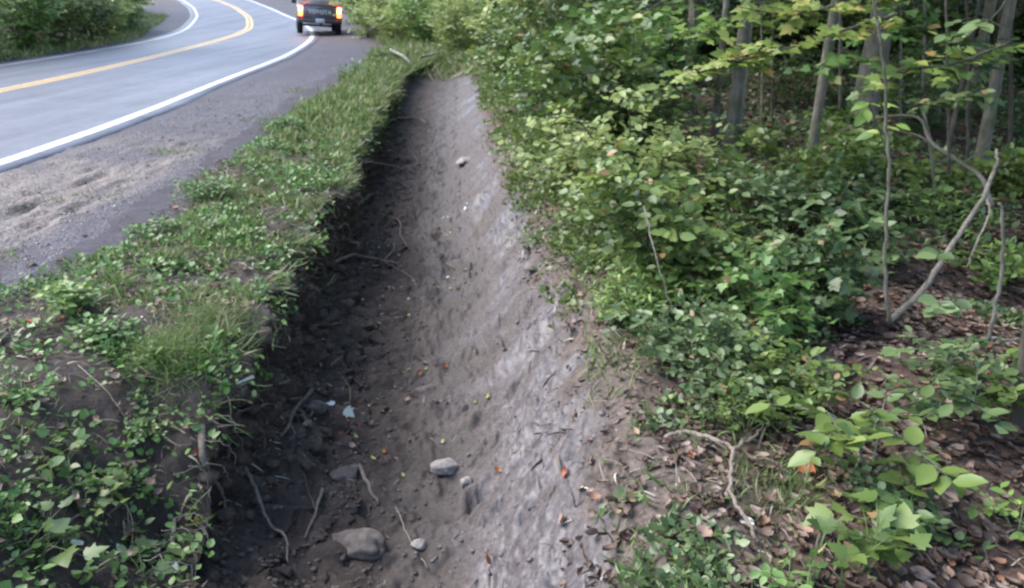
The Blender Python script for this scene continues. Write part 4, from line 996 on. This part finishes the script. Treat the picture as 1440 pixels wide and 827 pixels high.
# dead hooked branch etc. on the right
air_thing('dead_branch', [(1250, 452, 4.35), (1300, 405, 4.5), (1335, 350, 4.7), (1375, 290, 4.9), (1400, 235, 5.0), (1402, 210, 5.05)], .019, .009, M_dead, 'long pale hooked dead branch slanting up to the right', 'branch', [([(1385, 275, 4.95), (1392, 300, 4.8), (1370, 350, 4.6), (1360, 375, 4.5)], .009)])
air_thing('curved_sapling', [(1252, 455, 4.3), (1245, 400, 4.32), (1246, 320, 4.4), (1250, 240, 4.45), (1246, 170, 4.5), (1243, 90, 4.5), (1228, 0, 4.5), (1215, -120, 4.5)], .011, .007, M_bark, 'thin curved grey sapling rising from the foot of the hooked branch', 'sapling')
air_thing('dead_branch', [(1390, 480, 4.2), (1400, 430, 4.2), (1410, 370, 4.2), (1410, 300, 4.2), (1406, 285, 4.2)], .011, .008, M_dead, 'wavy pale dead stem in front of the brown sapling', 'branch')
air_thing('dead_branch', [(1180, 185, 8.5), (1240, 165, 8), (1290, 165, 7.5), (1310, 200, 7.2), (1345, 225, 7), (1380, 250, 6.8), (1395, 290, 6.6)], .010, .020, M_bark, 'arching pale dead branch hanging below the big grey trunk', 'branch', [([(1345, 225, 7), (1300, 195, 7.3), (1255, 182, 7.5)], .011), ([(1345, 235, 7), (1375, 215, 7.1), (1395, 200, 7.2)], .011)])
air_thing('leaning_stick', [(1295, 150, 7.5), (1305, 180, 7.4), (1312, 240, 7.3), (1315, 275, 7.2)], .012, .014, M_bark, 'thin upright dead stick below the arching dead branch', 'stick')
air_thing('vine', [(1335, 245, 6.2), (1333, 120, 6.2), (1330, -40, 6.2)], .012, .009, M_barkd, 'dark thin stem standing right of the curved sapling', 'stem')
for i, (px, base, top, y, r) in enumerate([(1070, 230, -60, 9.5, .012), (1085, 160, -60, 12, .018), (975, 190, -60, 11, .02), (1360, 210, -60, 9, .02), (1298, 90, -80, 10, .018), (1420, 200, -80, 9.5, .025), (1180, 180, -80, 13, .03), (915, 40, -100, 17, .05), (1265, 150, -80, 11, .02), (940, 60, -100, 15, .03)]):
    q = at_y(px, base, y); g_ = gz(q.x, q.y); 
    air_thing('sapling', [(px, base + 40, y), (px + 2, (base + top) / 2, y), (px - 4, top, y)], r, r * .7, (M_bark, M_barkd)[i % 2], 'thin bare stem among the trunks in the right woods', 'sapling')['group'] = 'thin bare stems among the trunks'
air_thing('bramble_stem', [(905, 290, 4.6), (925, 370, 4.2), (945, 440, 4.1)], .004, .003, M_dead, 'thin pale stem arching in front of the dark shrub', 'stem')

# low leafy branches of the canopy hanging into the frame
def spray(name, pts, r, nl, ls, kind, mat, label, sub=5, spread=.35, jit=.25, lean=.8):
    W = wig([at_y(*p) for p in pts], 4, .4); base = W[0].copy(); t = empty(name, base); b = MB(); n = len(W)
    b.tube([p - base for p in W], [r * (1 - .75 * i / (n - 1)) for i in range(n)], 5)
    pos, yd, nm = [], [], []
    for s in range(sub * len(pts)):
        u = random.random(); i = min(n - 2, int(u * (n - 1))); o = W[i].lerp(W[i + 1], u * (n - 1) - i)
        d = Vector((random.uniform(-1, 1), random.uniform(-1, 1), random.uniform(-.25, .25))).normalized(); L_ = spread * random.uniform(.4, 1)
        e_ = o + d * L_; b.tube([o - base, (o + e_) / 2 - base + Vector((0, 0, .02)), e_ - base], [r * .3, r * .2, r * .1], 3)
        sd_ = Vector((-d.y, d.x, 0))
        for m in range(nl):
            uu_ = (m + 1) / nl; q = o.lerp(e_, uu_); pos.append(q - base)
            yd.append(d * .6 + sd_ * (1 if m % 2 else -1) * .8 + Vector((0, 0, random.uniform(-.5, .1)))); nm.append((random.gauss(0, jit), random.gauss(0, jit) - .3, lean))
    b.build('twig', M_barkd, t)
    leaves_obj('foliage', leaf_arrays(kind, np.array(pos), np.array(yd), np.array(nm), ls * RNG.uniform(.6, 1.15, len(pos)), 1.0), mat, t)
    return tag(t, label, 'branch')
spray('leafy_branch', [(1260, 20, 6.2), (1180, 45, 6.2), (1100, 70, 6.2), (1020, 90, 6.2), (960, 112, 6.2)], .012, 6, .10, 'maple', G['yellow'], 'yellow-green maple branch reaching left across the clustered trunks', 6, .28)
spray('leafy_branch', [(1300, -60, 6.8), (1200, 0, 6.8), (1110, 20, 6.8), (1040, 10, 6.8)], .012, 6, .10, 'maple', G['yellow'], 'yellow-green maple branch hanging across the top in front of the slender trunk', 7, .4)
spray('leafy_branch', [(1440, -40, 5.0), (1400, 20, 5.0), (1370, 60, 5.0)], .010, 4, .12, 'ovate', G['blue'], 'bluish large-leaved branch in the top right corner', 4, .22)
spray('leafy_branch', [(1420, 60, 5.6), (1340, 90, 5.6), (1270, 100, 5.6), (1230, 130, 5.6)], .010, 5, .10, 'maple', G['green'], 'green maple branch right of the big grey trunk', 5, .28)
spray('leafy_branch', [(1380, 130, 5.8), (1320, 140, 5.8), (1280, 150, 5.8)], .008, 4, .09, 'ovate', G['blue'], 'small bluish branch below the green maple branch', 5, .2)
spray('leafy_branch', [(1120, -60, 8), (1060, 10, 8), (1010, 40, 8), (950, 50, 8)], .012, 6, .10, 'maple', G['lime'], 'lime maple branch hanging across the top of the clustered trunks', 8, .45)
spray('leafy_branch', [(1300, -40, 7.5), (1260, 30, 7.5), (1200, 60, 7.5), (1150, 95, 7.5)], .012, 6, .10, 'maple', G['weed'], 'green maple branch hanging before the big grey trunk', 7, .35)
spray('leafy_branch', [(1440, 60, 7.5), (1380, 90, 7.5), (1330, 60, 7.5), (1290, 40, 7.5)], .012, 5, .12, 'ovate', G['dark'], 'dark leafy branch behind the corner branch at the upper right', 7, .45)
spray('leafy_branch', [(1050, -60, 7), (960, -10, 7), (900, 20, 7), (860, 50, 7)], .012, 6, .10, 'ovate', G['green'], 'leafy green branch hanging over the tall shrubs', 7, .5)
spray('leafy_branch', [(1240, 190, 5.2), (1220, 140, 5.2), (1230, 150, 5.1)], .006, 3, .11, 'ovate', G['lime'], 'few pale leaves on the curved sapling', 2, .12)
spray('leafy_branch', [(1330, 330, 4.4), (1290, 435, 4.1), (1320, 420, 4.1)], .004, 3, .12, 'ovate', G['blue'], 'large drooping bluish leaves at the foot of the hooked branch', 2, .12)

# ------------------------------------------------------------------ loose leaves on ditch and bank
def leaf_mesh(kind, mat, size, seed):
    rr = np.random.default_rng(seed)
    a = leaf_arrays(kind, np.array([[0, -size / 2, 0.]]), np.array([[0, 1., 0]]), np.array([[0, 0, 1.]]), size, 1.0, np.array([rr.random()]))
    v = a[0].copy(); v[:, 2] += size * .25 * np.sin(v[:, 0] / size * 3 + seed) * .4 + size * .15 * (v[:, 1] / size) ** 2
    return mesh_arrays('leaf', v, a[1], a[2], attrs={'tint': a[3]}, mat=mat)
def lay(name, me, px, py, label, group=None, pos=None, off=.006, tilt=.25):
    p, n_ = hit(px, py) if pos is None else pos
    o = link(name, me, loc=p + n_ * off); q = n_.to_track_quat('Z', 'Y').to_euler()
    o.rotation_mode = 'QUATERNION'
    o.rotation_quaternion = n_.to_track_quat('Z', 'Y') @ Euler((random.uniform(-tilt, tilt), random.uniform(-tilt, tilt), random.random() * 6.28)).to_quaternion()
    return tag(o, label, 'leaf', group)
lm = {k: [leaf_mesh(kd, G[m], s, 900 + i) for i in range(3)] for k, kd, m, s in (('yel', 'curl', 'yel', .035), ('orange', 'curl', 'orange', .04), ('pale', 'ovate', 'pale', .03), ('green', 'ovate', 'weed', .035), ('tan', 'curl', 'tan', .05))}
txt = dict(yel=('small yellow leaf fallen on the ditch soil', 'yellow leaves in the ditch'), orange=('small reddish leaf fallen on the ditch soil', 'reddish leaves in the ditch'),
           pale=('tiny pale leaf fallen on the ditch soil', 'pale leaves in the ditch'), green=('small green leaf fallen on the ditch soil', 'green leaves in the ditch'), tan=('tan leaf fallen on the ditch soil', 'tan leaves in the ditch'))
ks = ['yel', 'orange', 'pale', 'green', 'yel', 'tan', 'yel', 'pale']
p, nn = scatter(150, BV['ditch'], lambda y: (ip(LIP, y) + .25, ip(RB, y) - .15), (2.2, 13), lambda x, y: smooth(.35 + 1.6 * fbm(x, y, 0, .8, 3, 141)), 1.2)
for i, (a, b) in enumerate(zip(p, nn)):
    kk = ks[i % 8]; o = lay('fallen_leaf', lm[kk][i % 3], 0, 0, txt[kk][0], txt[kk][1], (Vector(a), Vector(b))); o.scale = (random.uniform(.6, 1.2),) * 3
for kd, m, s, px, py, lab in [('maple', 'pale', .08, 490, 582, 'white upturned leaf hanging on the dark cut bank'), ('maple', 'pale', .06, 464, 570, 'grey-white leaf beside the larger white leaf on the bank'),
    ('ovate', 'pale', .075, 105, 768, 'pale grey leaf in the bottom left corner above the large-leaved plant'), ('ovate', 'pale', .06, 243, 802, 'bright white leaf at the edge of the hollow at the bottom'),
    ('ovate', 'pale', .06, 165, 775, 'white leaf between the two large-leaved plants'), ('ovate', 'yel', .04, 314, 712, 'cream leaf at the tip of the thick pinkish root'),
    ('curl', 'orange', .06, 276, 640, 'orange-brown leaf caught on the thick pinkish root'), ('curl', 'orange', .035, 279, 734, 'small orange leaf on the dark soil below the thick root'),
    ('curl', 'orange', .10, 1056, 588, 'bright orange-brown leaf on the litter above the forked branch'), ('curl', 'orange', .09, 1135, 665, 'reddish curled leaf on the litter right of the forked branch'),
    ('curl', 'orange', .05, 700, 664, 'orange leaf on the mud right of the two stones'), ('curl', 'orange', .06, 797, 666, 'red leaf on the grey mud slope'), ('curl', 'orange', .06, 683, 790, 'red-brown leaf at the bottom of the ditch'),
    ('curl', 'orange', .05, 592, 525, 'orange leaf low on the loose bank soil'), ('curl', 'yel', .05, 690, 558, 'yellow leaf beside a red one on the ditch floor'), ('curl', 'tan', .07, 85, 372, 'tan leaf on the gravel edge at the left'),
    ('curl', 'tan', .07, 60, 425, 'brown curled leaf standing in the bright clump'), ('curl', 'tan', .065, 125, 480, 'pinkish dry leaf on the verge soil'), ('curl', 'orange', .06, 45, 460, 'red-orange leaf near the left edge of the verge'),
    ('curl', 'tan', .06, 340, 378, 'pinkish leaf in the grass near the bank lip'), ('curl', 'tan', .06, 432, 600, 'tan leaf stuck to the bank under the white leaf'), ('curl', 'pale', .05, 160, 295, 'small white scrap on the muddy shoulder'),
    ('ovate', 'pale', .07, 655, 294, 'long pale leaf lying far down the ditch floor'), ('curl', 'tan', .06, 535, 755, 'long tan leaf by the half-buried boulder'), ('curl', 'tan', .09, 1320, 740, 'large tan leaf in the litter at the lower right'), ('ovate', 'pale', .07, 1050, 738, 'pale leaf on the moss beside the forked branch')]:
    lay('fallen_leaf', leaf_mesh(kd, G[m], s, int(px + py)), px, py, lab, off=.02 if px < 520 else .012)

# dry grass stalks at the lower left
for i, (pts, lab) in enumerate([([(140, 680), (165, 710), (180, 755)], 'dry stalk bending over at the lower left'), ([(145, 680), (175, 735), (185, 790)], 'second dry stalk close to the bending one'), ([(480, 530), (490, 552), (488, 575)], 'curled pale stem of the white leaf'), ([(110, 520), (150, 560), (195, 620)], 'long dry stalk running down the near bank')]):
    line_thing('dry_stalk', pts, .002, .0012, [.03, .05, .02], G['straw'], lab, 'stalk', amp=.2, sides=4)

# ------------------------------------------------------------------ vehicle
def car():
    rear = at_y(450, 50, 35.4)
    x, y = rear.x, rear.y; z = float(plane_z(x, y))
    head = math.atan2(2.2, 8.5)          # along the road, turning left
    t = empty('pickup_truck', (x, y, z), head); t.rotation_euler = (0, math.radians(2.0), head)
    tag(t, 'dark pickup with canopy on the shoulder, both tail lamps lit orange', 'pickup')
    body = plain('dark_car_paint', (.10, .095, .115), .3, .3, .1, 3, .5, coat=.6); blk = plain('black_trim', (.02, .02, .02), .6); rub = plain('tyre_rubber', (.018, .018, .018), .85)
    glass = plain('reflected_sky_glass', (.30, .32, .36), .12, 0, .05, 2, .8); cap = plain('grey_canopy', (.30, .31, .34), .35, .1, .05, 3, .5, coat=.4); chrome = plain('plate_white', (.75, .77, .8), .4); met = plain('rim_metal', (.4, .4, .42), .35, .8)  # light grey of the reflected sky is put into the glass base colour
    def em(name, c, s):
        m, n, p, _ = new_mat(name); p.inputs['Base Color'].default_value = (*c, 1); p.inputs['Emission Color'].default_value = (*c, 1); p.inputs['Emission Strength'].default_value = s; return m
    red = em('lit_red_lens', (1, .09, .02), 5); amb = em('lit_amber_lens', (1, .30, .06), 20)
    def prism(b, prof, x0, x1):           # prof in (y, z)
        n = len(prof); V = [(x0, p[0], p[1]) for p in prof] + [(x1, p[0], p[1]) for p in prof]
        F = [tuple(range(n)), tuple(range(2 * n - 1, n - 1, -1))] + [(i, i + n, (i + 1) % n + n, (i + 1) % n) for i in range(n)]
        b.add(V, F)
    W = .86
    b = MB()
    prism(b, [(0, .46), (0, 1.12), (2.4, 1.14), (2.42, 1.14), (3.5, 1.12), (4.9, 1.04), (5.1, .9), (5.15, .5), (4.75, .42), (4.7, .62), (4.5, .78), (4.2, .8), (3.95, .66), (3.88, .42), (1.35, .42), (1.3, .62), (1.1, .78), (.8, .8), (.55, .66), (.48, .44)], -W, W)
    b.build('body', body, t, bevel=.05)
    b = MB(); prism(b, [(2.42, 1.145), (2.5, 1.66), (3.1, 1.70), (3.6, 1.62), (4.15, 1.12)], -W + .08, W - .08); b.build('cab', glass, t, bevel=.08)
    b = MB(); prism(b, [(2.5, 1.66), (2.5, 1.72), (3.5, 1.72), (3.62, 1.64), (3.1, 1.70)], -W + .1, W - .1); b.build('roof', body, t, bevel=.03)
    b = MB(); prism(b, [(.02, 1.12), (.14, 1.62), (.3, 1.72), (2.38, 1.72), (2.38, 1.14)], -W + .03, W - .03); cp = b.build('canopy', cap, t, bevel=.06)
    b = MB(); V = [(-.62, -.012, 1.17), (.62, -.012, 1.17), (.56, .082, 1.57), (-.56, .082, 1.57)]; V2 = [(a, c + .03, d) for a, c, d in V]
    b.add([(a, c + .02, d) for a, c, d in V] + [(a, c + .05, d) for a, c, d in V], [(0, 1, 2, 3), (7, 6, 5, 4), (0, 4, 5, 1), (1, 5, 6, 2), (2, 6, 7, 3), (3, 7, 4, 0)]); b.build('rear_window', glass, cp)
    b = MB(); b.box(-.655, .655, -.025, .0, .68, 1.11); tg = b.build('tailgate', body, t, bevel=.012)
    b = MB(); b.box(-.1, .1, -.045, -.026, .98, 1.03); b.build('handle', blk, tg, bevel=.006)
    # lettering pressed on the tailgate, built as strokes
    cu = bpy.data.curves.new('lettering', 'FONT'); cu.body = 'TOYOTA'; cu.size = .2; cu.extrude = .004; cu.align_x = 'CENTER'; cu.space_character = 1.12; cu.offset = .006
    tmp = bpy.data.objects.new('tmp', cu); COL.objects.link(tmp)
    dg = bpy.context.evaluated_depsgraph_get(); me = bpy.data.meshes.new_from_object(tmp.evaluated_get(dg)); bpy.data.objects.remove(tmp)
    me.materials.clear(); me.materials.append(plain('letter_silver', (.62, .62, .65), .4))
    o = link('lettering', me, tg); o.rotation_euler = (math.pi / 2, 0, 0); o.location = (0, -.031, .83)
    b = MB(); b.box(-.82, .82, -.12, .02, .46, .62); bp = b.build('bumper', plain('dark_bumper', (.06, .06, .065), .4, .5), t, bevel=.03)
    b = MB(); b.box(-.16, .16, -.135, -.122, .50, .645); pl = b.build('licence_plate', chrome, t, bevel=.004)
    b = MB()
    for i, xx in enumerate((-.11, -.07, -.03, .03, .07, .11)): b.box(xx - .012, xx + .012, -.138, -.1355, .545, .60)
    b.build('plate_character', plain('plate_blue', (.1, .14, .3), .5), pl)
    b = MB(); b.box(-.04, .04, -.24, -.08, .38, .44); b.tube([(0, -.22, .44), (0, -.22, .50)], .022, 8); b.build('tow_hitch', blk, t, bevel=.005)
    for s in (-1, 1):
        b = MB(); b.box(s * .745 - .075, s * .745 + .075, -.035, .02, .72, 1.10); l = b.build('tail_lamp', red, t, bevel=.012)
        b = MB(); b.box(s * .745 - .055, s * .745 + .055, -.042, -.036, .88, 1.06); b.build('lit_lens', amb, l, bevel=.01)
    for s in (-1, 1):
        for yy in (.92, 4.33):
            wv = MB(); prof = [(.10, .19), (.115, .28), (.10, .335), (.06, .35), (-.06, .35), (-.10, .335), (-.115, .28), (-.10, .19)]
            n = 28; V = []; F = []
            for k_ in range(n):
                a = 2 * math.pi * k_ / n
                for (ax, r) in prof: V.append((s * .76 + ax, yy + r * math.cos(a), .35 + r * math.sin(a)))
            m_ = len(prof)
            for k_ in range(n):
                for j in range(m_): F.append((k_ * m_ + j, k_ * m_ + (j + 1) % m_, ((k_ + 1) % n) * m_ + (j + 1) % m_, ((k_ + 1) % n) * m_ + j))
            wv.add(V, F); wo_ = wv.build('wheel', rub, t)
            r_ = MB(); r_.tube([(s * .76 - .06, yy, .35), (s * .76 + .06, yy, .35)], .195, 20); r_.tube([(s * .76 + s * .06, yy, .35), (s * .76 + s * .09, yy, .35)], .06, 12); r_.build('rim', met, wo_)
    b = MB(); b.tube([(-.7, .92, .35), (.7, .92, .35)], .045, 8); b.tube([(.1, .92, .33), (.1, .92, .36)], .13, 10); b.tube([(.1, .92, .4), (0, 4.2, .45)], .04, 8); b.build('axle', blk, t)
    for s in (-1, 1):
        b = MB(); b.box(s * .97 - .1, s * .97 + .1, 3.62, 3.74, 1.1, 1.26); b.build('mirror', blk, t, bevel=.03)
    b = MB(); b.tube([(.5, -.02, .36), (.5, .4, .38)], .025, 8); b.build('exhaust', blk, t)
car()
